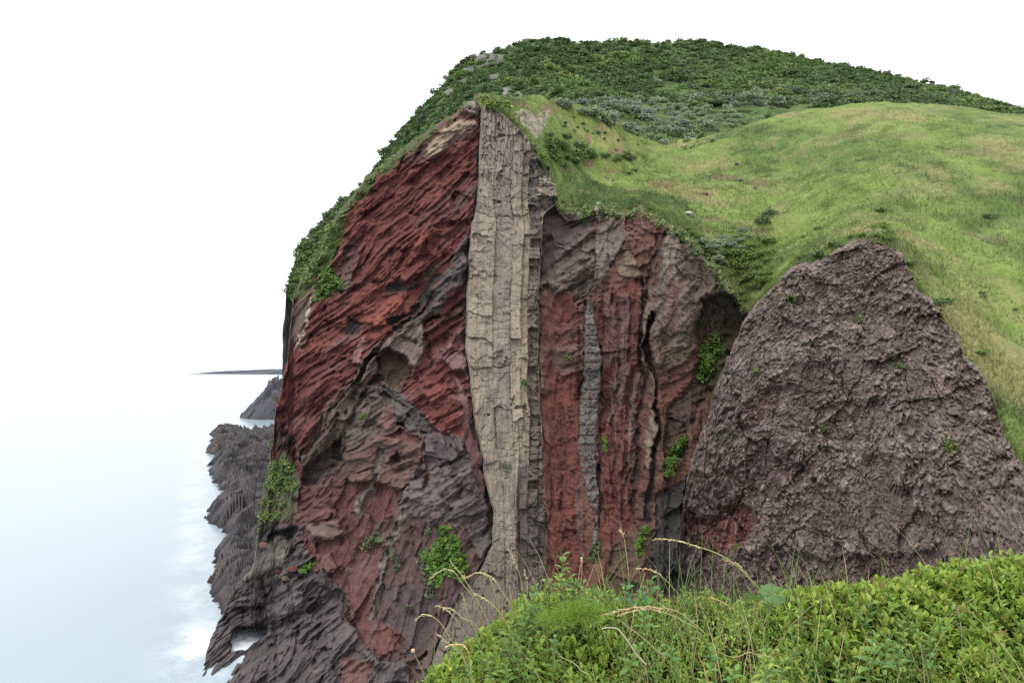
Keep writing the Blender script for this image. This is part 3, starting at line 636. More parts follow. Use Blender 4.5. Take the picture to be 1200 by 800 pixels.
# ------------------------------------------------------------------ MEADOW (rises behind the rim) and FAR HILL
def world_pts(lst): return np.array([at(*t) for t in lst])
RIM = [(556,121,112.5),(566,128,112.5),(600,141,112),(612,152,111.5),(625,172,111),(640,196,110),(652,239,109.5),(680,243,109),(700,241,108.5),(722,248,107.5),(738,246,107),(752,242,106.5),(768,254,103),(785,262,100.5),(800,270,99),(815,284,97.5),(830,300,96.5),(850,330,95.5),(866,354,94),(878,362,90),(888,354,87.5),(900,340,86.2),(908,333,86),(925,314,85.3),(950,309,84),(975,298,82.5),(1000,282,81),(1035,280,78),(1058,300,75),(1078,342,71.5),(1108,364,67),(1130,417,63),(1162,450,57),(1180,516,52),(1212,562,46),(1230,642,40),(1260,702,35),(1320,705,28),(1420,720,22)]
MEADOW = RIM + [(575,126,127),(575,142,140),(600,124,128),(600,138,142),(640,122,138),(640,138,152),(620,119,122),(590,116,117),(545,135,118),(530,160,124),(545,165,140),(600,117,118),(575,112,117),(556,113,116),(640,117,127),(625,150,114),(640,160,117),(650,190,115),(665,215,115),(660,170,123),(690,200,127),(700,170,134),(720,152,144),(740,178,150),
 (680,126,140),(715,140,156),(760,166,166),(690,232,113),(720,214,128),(760,197,142),(800,181,152),(850,160,160),(900,140,167),(740,228,114),(760,225,117),(800,240,112),(850,220,122),(900,215,126),(830,275,102),(870,290,101),(900,290,103),(880,330,93),
 (860,250,112),(780,165,178),(800,160,188),(840,150,200),(900,128,215),(700,105,235),(620,110,200),(760,128,225),(820,118,235),(560,150,150),(540,240,170),(1000,125,165),(1100,125,158),(1200,140,150),(1400,170,140),(1000,205,112),(1100,225,100),(1200,270,90),(1400,330,70),(1000,250,95),(1100,310,80),(1200,400,68),(1200,470,58),(1400,560,38),(1400,450,52),(945,280,95)]
MP = world_pts(MEADOW); meadowZ = TPS(MP[:, :2], MP[:, 2], 40.0)
RIMA = np.array(RIM, float); RP = world_pts(RIM)
def rim_y(px): return np.interp(px, RIMA[:, 0], RIMA[:, 2])
def meadow_relief(X, Y):
    q = Y * .62 - X * .10 + 1.4 * fbm(X / 9, Y / 9, 3, 407); te = np.abs((q % 1) - .5)
    return .9 * fbm(X / 16, Y / 16, 3, 402) + .5 * fbm(X / 4.5, Y / 4.5, 3, 403) + .16 * fbm(X * 1.2, Y * 1.2, 2, 404) + .30 * sstep(.1, .4, te) * sstep(-.2, .4, fbm(X / 13, Y / 13, 2, 408))
def meadow_colour(X, Y, Z):
    n1 = fbm(X / 22, Y / 22, 4, 411); n2 = fbm(X / 5, Y / 5, 4, 412)
    a = np.array((0.112, 0.152, 0.044)); b = np.array((0.066, 0.102, 0.032)); c = np.array((0.185, 0.165, 0.080))
    t = sstep(-.25, .35, n1 + .5 * n2)[..., None]; col = a + (b - a) * t
    t3 = sstep(.0, .5, fbm(X / 3.2, Y / 2.4, 4, 414))[..., None]; col = col * (1 - .36 * t3); t4 = sstep(.12, .5, fbm(X / 7 + 11, Y / 4, 4, 416))[..., None]; col = col + (np.array((.165, .150, .085)) - col) *   .4 * t4
    gr = sstep(178, 200, Y)[..., None] * .8; col = col + (np.array((.052, .080, .030)) - col) * gr
    u = (1 - gr) * sstep(.1, .55, fbm(X / 12 + 40, Y / 12, 4, 413) + .3 * n2)[..., None]; col = col + (c - col) * u * .7
    return col
HILL = [(620,48,330),(640,46,332),(590,57,325),(560,66,318),(540,78,312),(525,91,306),(505,115,298),(480,141,290),(462,165,282),(448,190,274),(435,208,266),(415,226,258),(400,238,252),(385,255,246),(370,272,240),(356,288,236),(345,302,232),
 (680,50,345),(730,53,352),(780,51,358),(840,54,364),(900,61,370),(1000,80,372),(1100,100,372),(1200,128,370),(1400,175,370),
 (620,75,295),(600,95,275),(580,105,262),(540,120,262),(660,80,296),(720,80,302),(780,80,308),(850,85,315),(900,90,318),(700,102,262),(640,110,236),(760,110,262),(820,105,270),(900,108,275),(760,128,228),(850,125,238),(900,130,232),(1000,120,250),(1200,150,240),
 (700,120,215),(560,140,236),(520,160,240),(480,200,238),(450,240,234),(420,270,228),(400,290,224),(380,320,222),(540,300,200),(480,330,200),(420,360,205)]
HPt = world_pts(HILL); hillZ = TPS(HPt[:, :2], HPt[:, 2], 80.0)
SOIL = [(775,216,22,5),(850,208,26,4),(895,214,20,5),(640,128,18,9),(610,122,10,6),(712,200,14,3),(885,270,18,3),(835,255,16,3),(620,140,16,8),(690,192,7,4),(722,176,10,4),(900,135,40,2),(785,268,20,6),(742,240,14,3),(830,268,12,3),(690,162,4,8),(700,150,12,3),(668,198,8,2)]
def meadow():
    m = 340; pxs = np.concatenate([np.linspace(552, 912, 520), np.linspace(914, 1420, 240)]); n = len(pxs)
    yr = rim_y(pxs); s = np.linspace(0, 1, m)[:, None] ** 1.7
    Y = yr[None, :] - .35 + (245 - yr)[None, :] * s; X = (pxs[None, :] - 600) / F * Y
    jn = sstep(178, 214, Y); Z0 = meadowZ(X, Y) * (1 - jn) + (hillZ(X, Y) - .4) * jn; d = Y - yr[None, :]
    Z = Z0 + meadow_relief(X, Y) * sstep(0, 6, d) - 3.0 * sstep(559, 552, pxs)[None, :] + .25 * fbm(X, Y, 3, 405) - .5 * sstep(1.5, 0, d)
    col = meadow_colour(X, Y, Z)
    px = 600 + F * X / Y; py = HY - F * Z / Y
    for (a, b, rx, ry) in SOIL:
        g = ((px - a) / rx) ** 2 + ((py - b) / ry) ** 2 + 1.1 * fbm(X / 2.2, Y / 2.2, 4, 421)
        t = sstep(1.0, .3, g) * .9; col += (np.array((.16, .105, .075)) - col) * t[..., None]; Z -= .35 * t * (1 + vnoise(X * 1.3, Y * 1.3, 422))
    # rocky crest beside the dike top
    g = sstep(0, 4, poly_sd(px + 4 * fbm(px / 8, py / 8, 3, 5), py + 3 * fbm(px / 8, py / 8, 3, 6), [(598,138),(612,128),(648,126),(640,150),(630,165),(618,155)]))
    rk, e, r = facets(X * .8 + Y * .2, Z * .8, 431); col += (np.array((.19, .165, .145)) * (1 + .4 * (r - .5))[..., None] - col) * g[..., None]; Z += .5 * rk * g
    # a path-like scar runs along the far edge of the near slope
    build_v = np.stack([X, Y, Z], -1)
    o = build('meadow', build_v, grid_faces(m, n), M_GROUND, col)
    tag(o, 'steep yellow green grass slope above the cliff edge', 'ground', kind='structure')
meadow()

def hill_edge(Y): return interp([(190, -58), (215, -72), (232, -84), (240, -79), (260, -63), (280, -54), (300, -43), (318, -20), (330, 10)], Y)
# skyline in plan: the hill falls off behind the line of the seen ridge
SKY = HPt[:26]; SKY = SKY[np.argsort(SKY[:, 0])]
def hill():
    n, m = 560, 260
    xs = np.linspace(-84, 420, n); s = np.linspace(0, 1, m)[:, None]
    ys = np.interp(xs, SKY[:, 0], SKY[:, 1]); y0 = np.where(xs < -58, np.interp(xs, [-84, -58], [222, 196]), 196)
    Y = y0 + (ys - y0) * s; X = np.broadcast_to(xs, Y.shape)
    Z = hillZ(X, Y) + 2.2 * fbm(X / 30, Y / 30, 4, 501) + .7 * fbm(X / 7, Y / 7, 3, 502)
    # behind the ridge it falls away; on the sea side a grey cliff drops to the water
    bk = []; 
    for d, dz in ((6, 2), (16, 9), (32, 24), (60, 60), (100, 130)):
        bk.append(np.stack([X[-1] - .0 * d, Y[-1] + d, Z[-1] - dz], -1))
    V = np.concatenate([np.stack([X, Y, Z], -1), np.stack(bk, 0)], 0)
    sd = []
    for k, (dx, fz) in enumerate(((2.5, 1.0), (1.6, .75), (1.0, .5), (.6, .25), (.2, .1))):
        pass
    nl = 60; g = np.linspace(1, 0, nl, endpoint=False)[None, :]
    zc = V[:, :1, 2]; L = np.repeat(V[:, :1], nl, 1).copy()
    L[..., 2] = zc + (SEA - 2 - zc) * g
    L[..., 0] -= 3.0 * np.sin(g * 3.1) * .6 + 1.2 * fbm(L[..., 1] / 5, L[..., 2] / 12, 4, 511) * np.minimum(1, g * 6) - 1.0 * g
    V = np.concatenate([L, V], 1)
    X, Y, Z = V[..., 0], V[..., 1], V[..., 2]
    col = np.broadcast_to(np.array((0.045, 0.075, 0.025)), V.shape).copy(); col *= (1 + .4 * fbm(X / 6, Y / 6, 3, 521))[..., None]
    rock = np.zeros(X.shape); rock[:, :nl] = sstep(.03, .2, g) * np.ones((V.shape[0], 1))
    px = 600 + F * X / Y; py = HY - F * Z / Y
    for (a, b, rx, ry) in ((572,70,20,11),(552,82,10,6),(580,92,7,5),(542,95,6,4),(593,108,7,7),(608,112,8,6),(712,107,8,4),(745,70,3,2),(612,84,4,3),(525,108,5,5)):
        gg = ((px - a) / rx) ** 2 + ((py - b) / ry) ** 2 + 1.0 * fbm(px / 5, py / 5, 4, 523); rock = np.maximum(rock, sstep(1.0, .4, gg))
    rc = np.array((.10, .097, .10)) * (1 + .9 * fbm(X / 3 + Y / 3, Z / 4, 4, 524))[..., None]
    col += (rc - col) * rock[..., None]
    o = build('hill', V, grid_faces(V.shape[0], V.shape[1]), M_GROUND, col)
    tag(o, 'high wooded hill behind the red cliff, falling to the sea on its left', 'hill', kind='structure')
hill()

# ------------------------------------------------------------------ SEA, SHORE, FAR ISLAND
def sea():
    m, nt, n, b = mat_base('sea_water')
    b.inputs['Roughness'].default_value = 0.22
    b.inputs['IOR'].default_value = 1.33; b.inputs['Specular IOR Level'].default_value = 0.6
    n1 = noise_node(nt, n, .35, 6, .6); bp = n.new('ShaderNodeBump'); bp.inputs['Strength'].default_value = .15; bp.inputs['Distance'].default_value = .3
    nt.links.new(n1.outputs[0], bp.inputs['Height']); nt.links.new(bp.outputs[0], b.inputs['Normal'])
    f = noise_node(nt, n, .09, 8, .7)
    a = n.new('ShaderNodeVertexColor'); a.layer_name = 'Col'
    mul = n.new('ShaderNodeMath'); mul.operation = 'MULTIPLY'; nt.links.new(a.outputs[0], mul.inputs[0]); nt.links.new(ramp(nt, n, f.outputs[0], [(.42, (0, 0, 0)), (.58, (1, 1, 1))]), mul.inputs[1])
    nt.links.new(nmix(nt, n, (0.20, 0.25, 0.28), (.75, .78, .8), mul.outputs[0], 'MIX'), b.inputs['Base Color'])
    r = ramp(nt, n, mul.outputs[0], [(0, (.22,) * 3), (1, (.7,) * 3)]); nt.links.new(r, b.inputs['Roughness'])
    xs = np.concatenate([-np.geomspace(30000, 250, 40), np.linspace(-240, 20, 200), np.geomspace(30, 30000, 30)]); ys = np.concatenate([np.linspace(-300, 60, 8), np.linspace(66, 500, 220), np.geomspace(520, 38000, 60)])
    X, Y = np.meshgrid(xs, ys); foam = np.exp(-((X + 45) / 7) ** 2 - ((Y - 99) / 7) ** 2) * .9 + np.exp(-((X + .53 * Y) / 5) ** 2) * (Y < 400) * (Y > 80) * .2
    o = build('sea', np.stack([X, Y, np.full(X.shape, SEA)], -1), grid_faces(len(ys), len(xs)), m, np.repeat(np.clip(foam, 0, 1)[..., None], 3, -1)); tag(o, 'pale calm sea at the foot of the cliffs', 'sea', kind='structure')
sea()

def shore():
    nx, ny = 420, 520
    u = np.linspace(-.56, -.28, nx)[None, :]; Y = (94 * (410 / 94.) ** np.linspace(0, 1, ny))[:, None] * np.ones((1, nx)); X = u * Y * 1.0 + 0 * Y
    edge = -.515 * Y + 5 * fbm(Y / 26, X / 50, 4, 601)                         # seaward edge of the rock platform
    ang = radians(28); s = X * math.cos(ang) + Y * math.sin(ang); t = -X * math.sin(ang) + Y * math.cos(ang)
    r1 = ridged(s / 30, t / 9, 4, 611); f1, e1, _ = facets(s / 7, t / 3, 612); f2, e2, q2 = facets(s / 2.6, t / 1.2, 613)
    saw = (t / 5.5 + .5 * fbm(s / 16, t / 10, 3, 615)) % 1
    Z = SEA - 2.5 + sstep(-2, 10, X - edge) * (4.6 + 4.2 * r1 + 2.2 * f1 + .9 * f2 - .3 * sstep(.2, 0, e1) + 2.0 * saw + 2.4 * fbm(X / 22, Y / 22, 3, 614)) + 5 * sstep(-.40, -.30, X / Y)
    Z -= 9 * sstep(107, 100, Y + .2 * (X + 45)) + 5 * np.exp(-((Y - 106) / 5) ** 2) * sstep(-44, -47, X)
    Z -= 5.5 * sstep(.35, .6, fbm(X / 12 + 4, Y / 12, 3, 616))                 # pools and inlets
    Z = SEA - 3 + (Z - SEA + 3) * sstep(410, 385, Y)
    col = np.array((.050, .046, .048)) * (1 + .9 * (q2 - .5) + .35 * fbm(s / 5, t / 2, 4, 621))[..., None]
    br = sstep(.1, .6, fbm(X / 9, Y / 9, 4, 622))[..., None]; col = col + (np.array((.085, .066, .054)) - col) * br * .6
    wet = sstep(SEA + 2.0, SEA + .3, Z)[..., None]; col = col * (1 - .45 * wet)
    o = build('shore', np.stack([X, Y, Z], -1), grid_faces(ny, nx), M_ROCK, col); tag(o, 'dark grey wave cut rock platform at the foot of the cliff', 'shore', kind='structure')
shore()

def rock_mass(name, cx, cy, rx, ry, h, base, label, seed, c=(.075, .072, .08), n=90, cat='rock', mat=None, skew=0, group=None, col_hi=None):
    """a rock: heightfield dome with facets, closed below its base"""
    u = np.linspace(-1, 1, n); U, W = np.meshgrid(u, u); rr = np.hypot(U, W)
    k = np.where(rr > 1e-6, np.maximum(np.abs(U), np.abs(W)) / np.maximum(rr, 1e-6), 1); U2, W2 = U * k, W * k; rad = np.maximum(np.abs(U), np.abs(W))
    X = cx + rx * U2 * (1 + .22 * fbm(U2 * 2 + seed, W2 * 2, 3, seed)); Y = cy + ry * W2 * (1 + .22 * fbm(U2 * 2, W2 * 2 + seed, 3, seed + 1))
    f1, e1, r1 = facets(U2 * 3 + W2 + seed, W2 * 4 - U2, seed + 2); f2, e2, r2 = facets(U2 * 9 + 2 * W2, W2 * 10 - 2 * U2, seed + 3)
    prof = np.clip(1 - rad ** 2.2, 0, 1) ** .7
    Z = base + h * prof * (.75 + skew * U2 + .18 * f1 + .07 * f2 + .25 * fbm(U2 * 2 + 9, W2 * 2, 3, seed + 4)) - .15 * h * (rad > .98)
    col = np.array(c) * (1 + .5 * (r2 - .5) + .3 * fbm(U2 * 5, W2 * 5, 4, seed + 5))[..., None]
    o = build(name, np.stack([X, Y, Z], -1), grid_faces(n, n), mat or M_ROCK, col)
    return tag(o, label, cat, group)
def boulder(name, p, r, label, seed, c, cat='rock', group=None, flat=.8, n=26):
    """a broken stone: a ball cut by random planes"""
    rng = R_(seed); th = np.linspace(0, 2 * math.pi, n, endpoint=False); ph = np.linspace(0.02, math.pi - .02, n // 2)
    D = np.stack([np.sin(ph)[:, None] * np.cos(th), np.sin(ph)[:, None] * np.sin(th), np.cos(ph)[:, None] * np.ones(n)], -1)
    pl = rng.normal(size=(24, 3)); pl /= np.linalg.norm(pl, axis=1, keepdims=True); h = .55 + .4 * rng.rand(24)
    dd = D @ pl.T; rad = np.min(np.where(dd > .05, h / np.maximum(dd, .05), 9), -1); rad = np.minimum(rad, 1.25)
    rad = rad * (1 + .05 * vnoise(D[..., 0] * 6 + seed, D[..., 1] * 6 + D[..., 2] * 5, seed))
    V = D * rad[..., None] * np.array((1.15, .9, flat)) * r; i = np.arange(V.shape[0] * n).reshape(-1, n); j = np.roll(i, -1, 1)
    Fc = np.stack([i[:-1].ravel(), i[1:].ravel(), j[1:].ravel(), j[:-1].ravel()], -1)
    cc = np.broadcast_to(np.array(c), V.shape) * (1 + .3 * rng.rand(*V.shape[:2])[..., None] - .15)
    o = build(name, V.reshape(-1, 3), Fc, M_ROCK, cc, smooth=False); o.location = p; o.rotation_euler = (0, 0, rng.rand() * 6)
    return tag(o, label, cat, group)
rock_mass('island', -900, 2500, 420, 120, 30, SEA - 3, 'far low dark island on the horizon left of the cliff', 701, (.05, .055, .065), skew=.25, cat='island')
rock_mass('sea_rock', -196, 505, 32, 20, 36, SEA - 2, 'big dark sea rock standing in the water left of the red cliff', 711, (.06, .06, .068), 140, skew=.3)
rock_mass('sea_rock', -226, 560, 20, 12, 13, SEA - 2, 'low dark sea rock lying beyond the big sea rock', 721, (.06, .06, .066))
rock_mass('sea_rock', -172, 560, 22, 9, 34, SEA - 2, 'dark sea rock touching the left edge of the red cliff nose', 731, (.06, .06, .066))

# ------------------------------------------------------------------ VEGETATION ON THE HILL AND THE CLIFF
def quads_at(P, size, rng, up=.5, aspect=1.6, normals=None, curl=0):
    """one leaf quad per point; returns vertices (n*4,3)"""
    n = len(P); d = rng.normal(size=(n, 3)); d /= np.linalg.norm(d, axis=1, keepdims=True)
    nn = rng.normal(size=(n, 3)) if normals is None else normals + .8 * rng.normal(size=(n, 3))
    nn[:, 2] += up; nn /= np.linalg.norm(nn, axis=1, keepdims=True)
    a = np.cross(nn, d); a /= np.linalg.norm(a, axis=1, keepdims=True) + 1e-9; b = np.cross(nn, a)
    sz = (np.asarray(size) * (.6 + .8 * rng.rand(n)))[:, None]
    a = a * sz * .5 * aspect; b = b * sz * .5
    return np.stack([P - a, P - .3 * a + b, P + a, P - .3 * a - b], 1).reshape(-1, 3)

def clump_points(n, rng, lumps=7, flat=.75):
    """points in the outer shell of a lumpy crown about 1 in radius, with outward normals"""
    c = rng.normal(size=(lumps, 3)); c /= np.linalg.norm(c, axis=1, keepdims=True); c *= (.25 + .4 * rng.rand(lumps))[:, None]; c[:, 2] = np.abs(c[:, 2]) * .8; r = .35 + .3 * rng.rand(lumps)
    k = rng.randint(0, lumps, n); d = rng.normal(size=(n, 3)); d /= np.linalg.norm(d, axis=1, keepdims=True)
    p = c[k] + d * (r[k] * (.55 + .5 * rng.rand(n) ** .5))[:, None]; p[:, 2] = p[:, 2] * flat + .25
    p[:, 2] = np.abs(p[:, 2])
    return p, d, k

def crown_proto(seed, n=170, leaf=.26, lumps=7, flat=.75):
    rng = R_(seed); p, d, k = clump_points(n, rng, lumps, flat)
    v = quads_at(p, leaf, rng, .5, 1.4, d); return v, np.repeat(.85 + .3 * rng.rand(n) + .15 * rng.rand(lumps)[k], 4)

def q_faces(nv): return np.arange(nv).reshape(-1, 4)

PROTOS = [crown_proto(i + 900, 120, .25, 5 + i % 5, .55 + .07 * i) for i in range(8)]
def merged_crowns(name, P, S, cols, label, kind='stuff', protos=PROTOS, seed=1, squash=1.0, mat=None):
    rng = R_(seed); Vs = []; Cs = []
    for p, s_, c in zip(P, S, cols):
        v, sh = protos[rng.randint(len(protos))]; a = rng.rand() * 6.283; ca, sa = math.cos(a), math.sin(a)
        q = np.stack([v[:, 0] * ca - v[:, 1] * sa, v[:, 0] * sa + v[:, 1] * ca, v[:, 2] * squash], -1) * s_ + p
        Vs.append(q); Cs.append(np.asarray(c)[None] * sh[:, None])
    V = np.concatenate(Vs); o = build(name, V, q_faces(len(V)), mat or M_LEAF, np.concatenate(Cs)); return tag(o, label, None, None, kind)

def pix(P): return 600 + F * P[..., 0] / P[..., 1], HY - F * P[..., 2] / P[..., 1]

def hill_forest():
    rng = R_(55); n = 17000
    X = rng.uniform(-84, 290, n); yb = np.interp(X, SKY[:, 0], SKY[:, 1]); y0 = np.where(X < -58, np.interp(X, [-84, -58], [222, 196]), 205)
    Y = y0 + (yb + 4 - y0) * rng.rand(n) ** .8; Z = hillZ(X, Y) + 2.2 * fbm(X / 30, Y / 30, 4, 501) - .6
    P = np.stack([X, Y, Z], -1); px, py = pix(P)
    keep = np.ones(n, bool)
    for (a, b, rx, ry) in ((572,70,17,9),(552,82,8,5),(580,92,6,4),(542,95,5,3),(593,108,5,6),(608,112,6,5),(712,107,6,3),(525,108,3,4)):
        keep &= (((px - a) / rx) ** 2 + ((py - b) / ry) ** 2 > 1) | (rng.rand(n) < .25)
    keep &= ~((px > 735) & (Y < 236 + 5 * vnoise(px / 20, py / 20, 5)));
    keep &= px > 300; keep &= (X < 200) | (rng.rand(n) < .7)
    P = P[keep]; px, py = px[keep], py[keep]; n = len(P)
    t = fbm(P[:, 0] / 26, P[:, 1] / 26, 3, 801); u = fbm(P[:, 0] / 14 + 31, P[:, 1] / 14, 3, 802)
    pal = 1.05 * np.array([(0.050, 0.088, 0.030), (0.070, 0.118, 0.034), (0.108, 0.142, 0.040), (0.088, 0.118, 0.080), (0.115, 0.115, 0.045)])
    w_ = np.stack([.9 - t, .6 + t, .1 + u + .2 * (px > 650), -.1 - u + .4 * (py > 105) + .25 * (px > 720), -.45 + u + .5 * t], -1) + .7 * rng.rand(n, 5)
    c = pal[w_.argmax(1)] * (.7 + .6 * rng.rand(n, 1)); c = c * (1 + .3 * fbm(P[:, 0] / 9, P[:, 1] / 9, 3, 804))[:, None]
    s_ = np.clip(np.exp(rng.normal(.36, .46, n)), .6, 4.2) * (1 + .35 * fbm(P[:, 0] / 18, P[:, 1] / 18, 2, 803)) * np.where(w_.argmax(1) == 2, 1.2, 1); s_[px < 480] *= .75
    return merged_crowns('forest', P, s_, c, 'dark green low forest canopy covering the hill behind the cliff', seed=3, squash=.8)
hill_forest()

# bushes one can tell apart, in the valley and on the grass knoll
BUSH_ME = []
def bush_mesh(seed, col, n=260, leaf=.17, lumps=8, flat=.8):
    v, sh = crown_proto(seed, n, leaf, lumps, flat); o = build('bush', v, q_faces(len(v)), M_LEAF, np.asarray(col)[None] * sh[:, None]); return o
def ground_z(x, y):
    jn = sstep(178, 214, y); z = meadowZ(x, y) * (1 - jn) + (hillZ(x, y) - .4) * jn
    return z + meadow_relief(x, y)
def locate(px, py, y0=36.0, y1=300.0):
    """where the sight line of a pixel first meets the slope"""
    Y = np.linspace(y0, y1, 900); x = (px - 600) / F * Y; z = (HY - py) / F * Y
    hit = (ground_z(x, Y) >= z) & (Y > rim_y(px) + .3)
    i = hit.argmax() if hit.any() else None
    return None if i is None else np.array([x[i], Y[i], ground_z(x[i:i + 1], Y[i:i + 1])[0]])
SILVER = (0.180, 0.225, 0.155); MID = (0.100, 0.160, 0.050); DARKG = (0.070, 0.115, 0.046); LIME = (0.105, 0.165, 0.036)
bsrc = {}
def bush(px, py, size, c, label, group=None, squash=.75, name='bush', key=None):
    p = locate(px, py)
    if p is None: return None
    key = (c, random.randint(0, 3))
    if key not in bsrc:
        o = bush_mesh(hash(key) % 1000 + len(bsrc) * 17, c); bsrc[key] = o.data
    else:
        o = bpy.data.objects.new(name, bsrc[key]); C.objects.link(o)
    o.location = p - np.array([0, 0, .12 * size]); o.scale = (size, size, size * squash); o.rotation_euler = (0, 0, random.random() * 6.28)
    if c is LIME: o.name = 'leafy_shrub'
    return tag(o, label, 'shrub' if c is LIME else 'bush', group)
rb = random.Random(12)
def scatter(poly, n, smin, smax, c, label, group, sq=.75):
    pa = np.array(poly, float); k = 0
    while k < n:
        x = rb.uniform(pa[:, 0].min(), pa[:, 0].max()); y = rb.uniform(pa[:, 1].min(), pa[:, 1].max())
        if poly_sd(np.array([x]), np.array([y]), poly)[0] < 0: continue
        bush(x, y, rb.uniform(smin, smax) * (1.3 if rb.random() < .15 else 1), c, label, group, sq); k += 1
VB = 'silvery green bush in the thicket filling the valley below the wooded hill'
scatter([(655,122),(690,118),(760,116),(830,112),(905,108),(910,128),(870,144),(845,153),(815,163),(785,172),(745,160),(700,148),(665,132)], 96, 2.1, 3.6, SILVER, VB, 'silvery bushes in the valley thicket', .8)
scatter([(700,128),(800,125),(895,120),(890,140),(800,165),(760,164),(720,150)], 30, 1.5, 2.6, MID, 'mid green bush among the silvery bushes of the valley thicket', 'green bushes in the valley thicket', .8)
scatter([(640,160),(660,160),(690,178),(690,190),(660,196),(642,188),(636,172)], 34, 1.3, 2.3, MID, 'leafy green bush in the cluster on the grass knoll beside the pale dike top', 'bushes clustered on the knoll', .7)
scatter([(700,180),(745,180),(748,190),(712,192)], 12, .9, 1.5, MID, 'dark green bush in the row at the foot of the knoll slope', 'bushes along the foot of the knoll', .7)
scatter([(650,125),(700,150),(730,160),(750,172),(720,178),(690,170),(660,150)], 18, .35, .8, DARKG, 'small dark bush dotted over the grass knoll', 'small bushes dotted on the knoll', .75)
scatter([(690,222),(735,200),(760,200),(730,225),(700,235)], 7, .4, .8, MID, 'small low bush on the near grass slope above the cliff rim', 'small bushes near the cliff rim', .6)
scatter([(775,170),(800,165),(840,155),(860,160),(790,182)], 9, .4, .8, DARKG, 'small dark bush at the bottom edge of the valley thicket', 'small bushes below the thicket', .75)
def thicket():
    rng = R_(66); poly = [(690,116),(760,112),(830,110),(905,106),(908,136),(870,147),(845,155),(815,164),(785,172),(745,160),(705,146),(680,130)]; P = []
    while len(P) < 260:
        x, y = rng.uniform(690, 905), rng.uniform(110, 172)
        if poly_sd(np.array([x]), np.array([y]), poly)[0] > 0:
            p = locate(x, y)
            if p is not None: P.append(p - np.array((0, 0, .3)))
    c = np.array([SILVER, MID, (.13, .18, .09)])[rng.randint(0, 3, len(P))] * (.7 + .5 * rng.rand(len(P), 1))
    merged_crowns('thicket', np.array(P), rng.uniform(1.2, 2.2, len(P)), c, 'low grey green undergrowth between the silvery bushes of the valley', seed=8)
thicket()
bush(834,166,.95,DARKG,'single dark bush standing alone on the crest of the near green slope')
bush(892,262,2.1,DARKG,'large dark green bush on the right of the near slope, above the lush grass',squash=.9)
bush(905,252,1.9,DARKG,'dark rounded bush right beside the large dark green bush on the near slope',squash=.9)
scatter([(815,285),(850,268),(885,272),(880,300),(850,315),(826,300)], 22, .8, 1.5, SILVER, 'grey green bushy plant in the lush patch above the right cliff rim', 'grey green plants above the right rim', .6)
scatter([(850,300),(900,280),(905,330),(885,345),(872,330)], 60, .8, 1.7, LIME, 'bright green leafy plant in the lush patch beside the spur', 'bright green plants beside the spur', .6)
scatter([(915,200),(1200,180),(1200,560),(1120,600),(1000,420),(930,320)], 18, .5, 1.3, MID, 'scattered green bush on the grass slope right of the lush patch', 'bushes on the right slope', .7)

# rocks lying on the slope
def slope_rock(px, py, r, h, label, c, seed):
    p = locate(px, py)
    if p is None: return
    boulder('rock', p + np.array((0, 0, .15 * h)), r, label, seed, c, flat=.75 * h / r)
scatter([(800,262),(830,280),(850,305),(868,335),(880,352),(870,356),(845,326),(815,288),(797,270)], 16, .4, .8, LIME, 'small bright plant on the very rim above the dark buttress', 'small plants on the buttress rim', .7)
scatter([(656,236),(700,232),(750,234),(770,250),(735,242),(700,238),(660,242)], 14, .3, .6, MID, 'small green plant on the very rim above the red face', 'small plants on the red face rim', .7)
scatter([(900,325),(960,290),(1040,262),(1080,320),(1060,296),(1000,276),(930,308)], 12, .6, 1.3, LIME, 'green plant on the grassy rim along the top of the spur', 'plants along the spur rim', .7)
slope_rock(864,194,.85,.9,'small grey boulder sitting alone high on the near grass slope',(.13,.115,.10),1201)
slope_rock(868,212,.9,.6,'flat grey rock in a bare patch of the near grass slope',(.14,.12,.11),1211)
slope_rock(807,252,.95,.9,'pale tilted rock at the grass edge above the dark cliff',(.34,.30,.26),1221)
slope_rock(826,228,.6,.6,'reddish brown rock in the scar on the near grass slope',(.12,.075,.06),1231)
slope_rock(884,222,.6,.5,'small brown rock at the right end of the grass scar',(.14,.10,.085),1241)
for i, (a, b, r) in enumerate(((783,272,.6),(787,268,.5),(796,272,.35),(803,270,.5),(812,266,.4),(818,268,.55),(808,276,.5),(701,240,.6),(699,246,.5),(700,236,.5),(720,240,.35),(742,239,.35))):
    p = cliff_point(a, b); wl = a > 760
    boulder('rock', p + np.array((0, -.1, .1 * r)), r, 'pale whitish stone in the row of stones along the rim of the dark buttress' if wl else 'pale stone perched on the cliff rim above the red face', 1300 + i * 10, (.36, .35, .33), 'stone', group='pale stones on the buttress rim' if wl else 'pale stones on the red cliff rim')
for i, (a, b, r, l, c) in enumerate(((326,668,.9,'red brown fallen block on the shore, leftmost of the three below the cliff nose',(.10,.042,.036)),(343,666,.7,'small red fallen block just right of the leftmost block on the shore',(.11,.042,.036)),(335,676,.85,'brown fallen boulder in front of the two red blocks on the shore',(.13,.10,.07)),(310,640,.9,'reddish slab on the grey shore rock under the grassy ledge',(.13,.07,.06)))):
    p = cliff_point(a, b); boulder('boulder', p + np.array((0, -.15, .05 * r)), r, l, 1500 + i * 10, c, 'boulder')

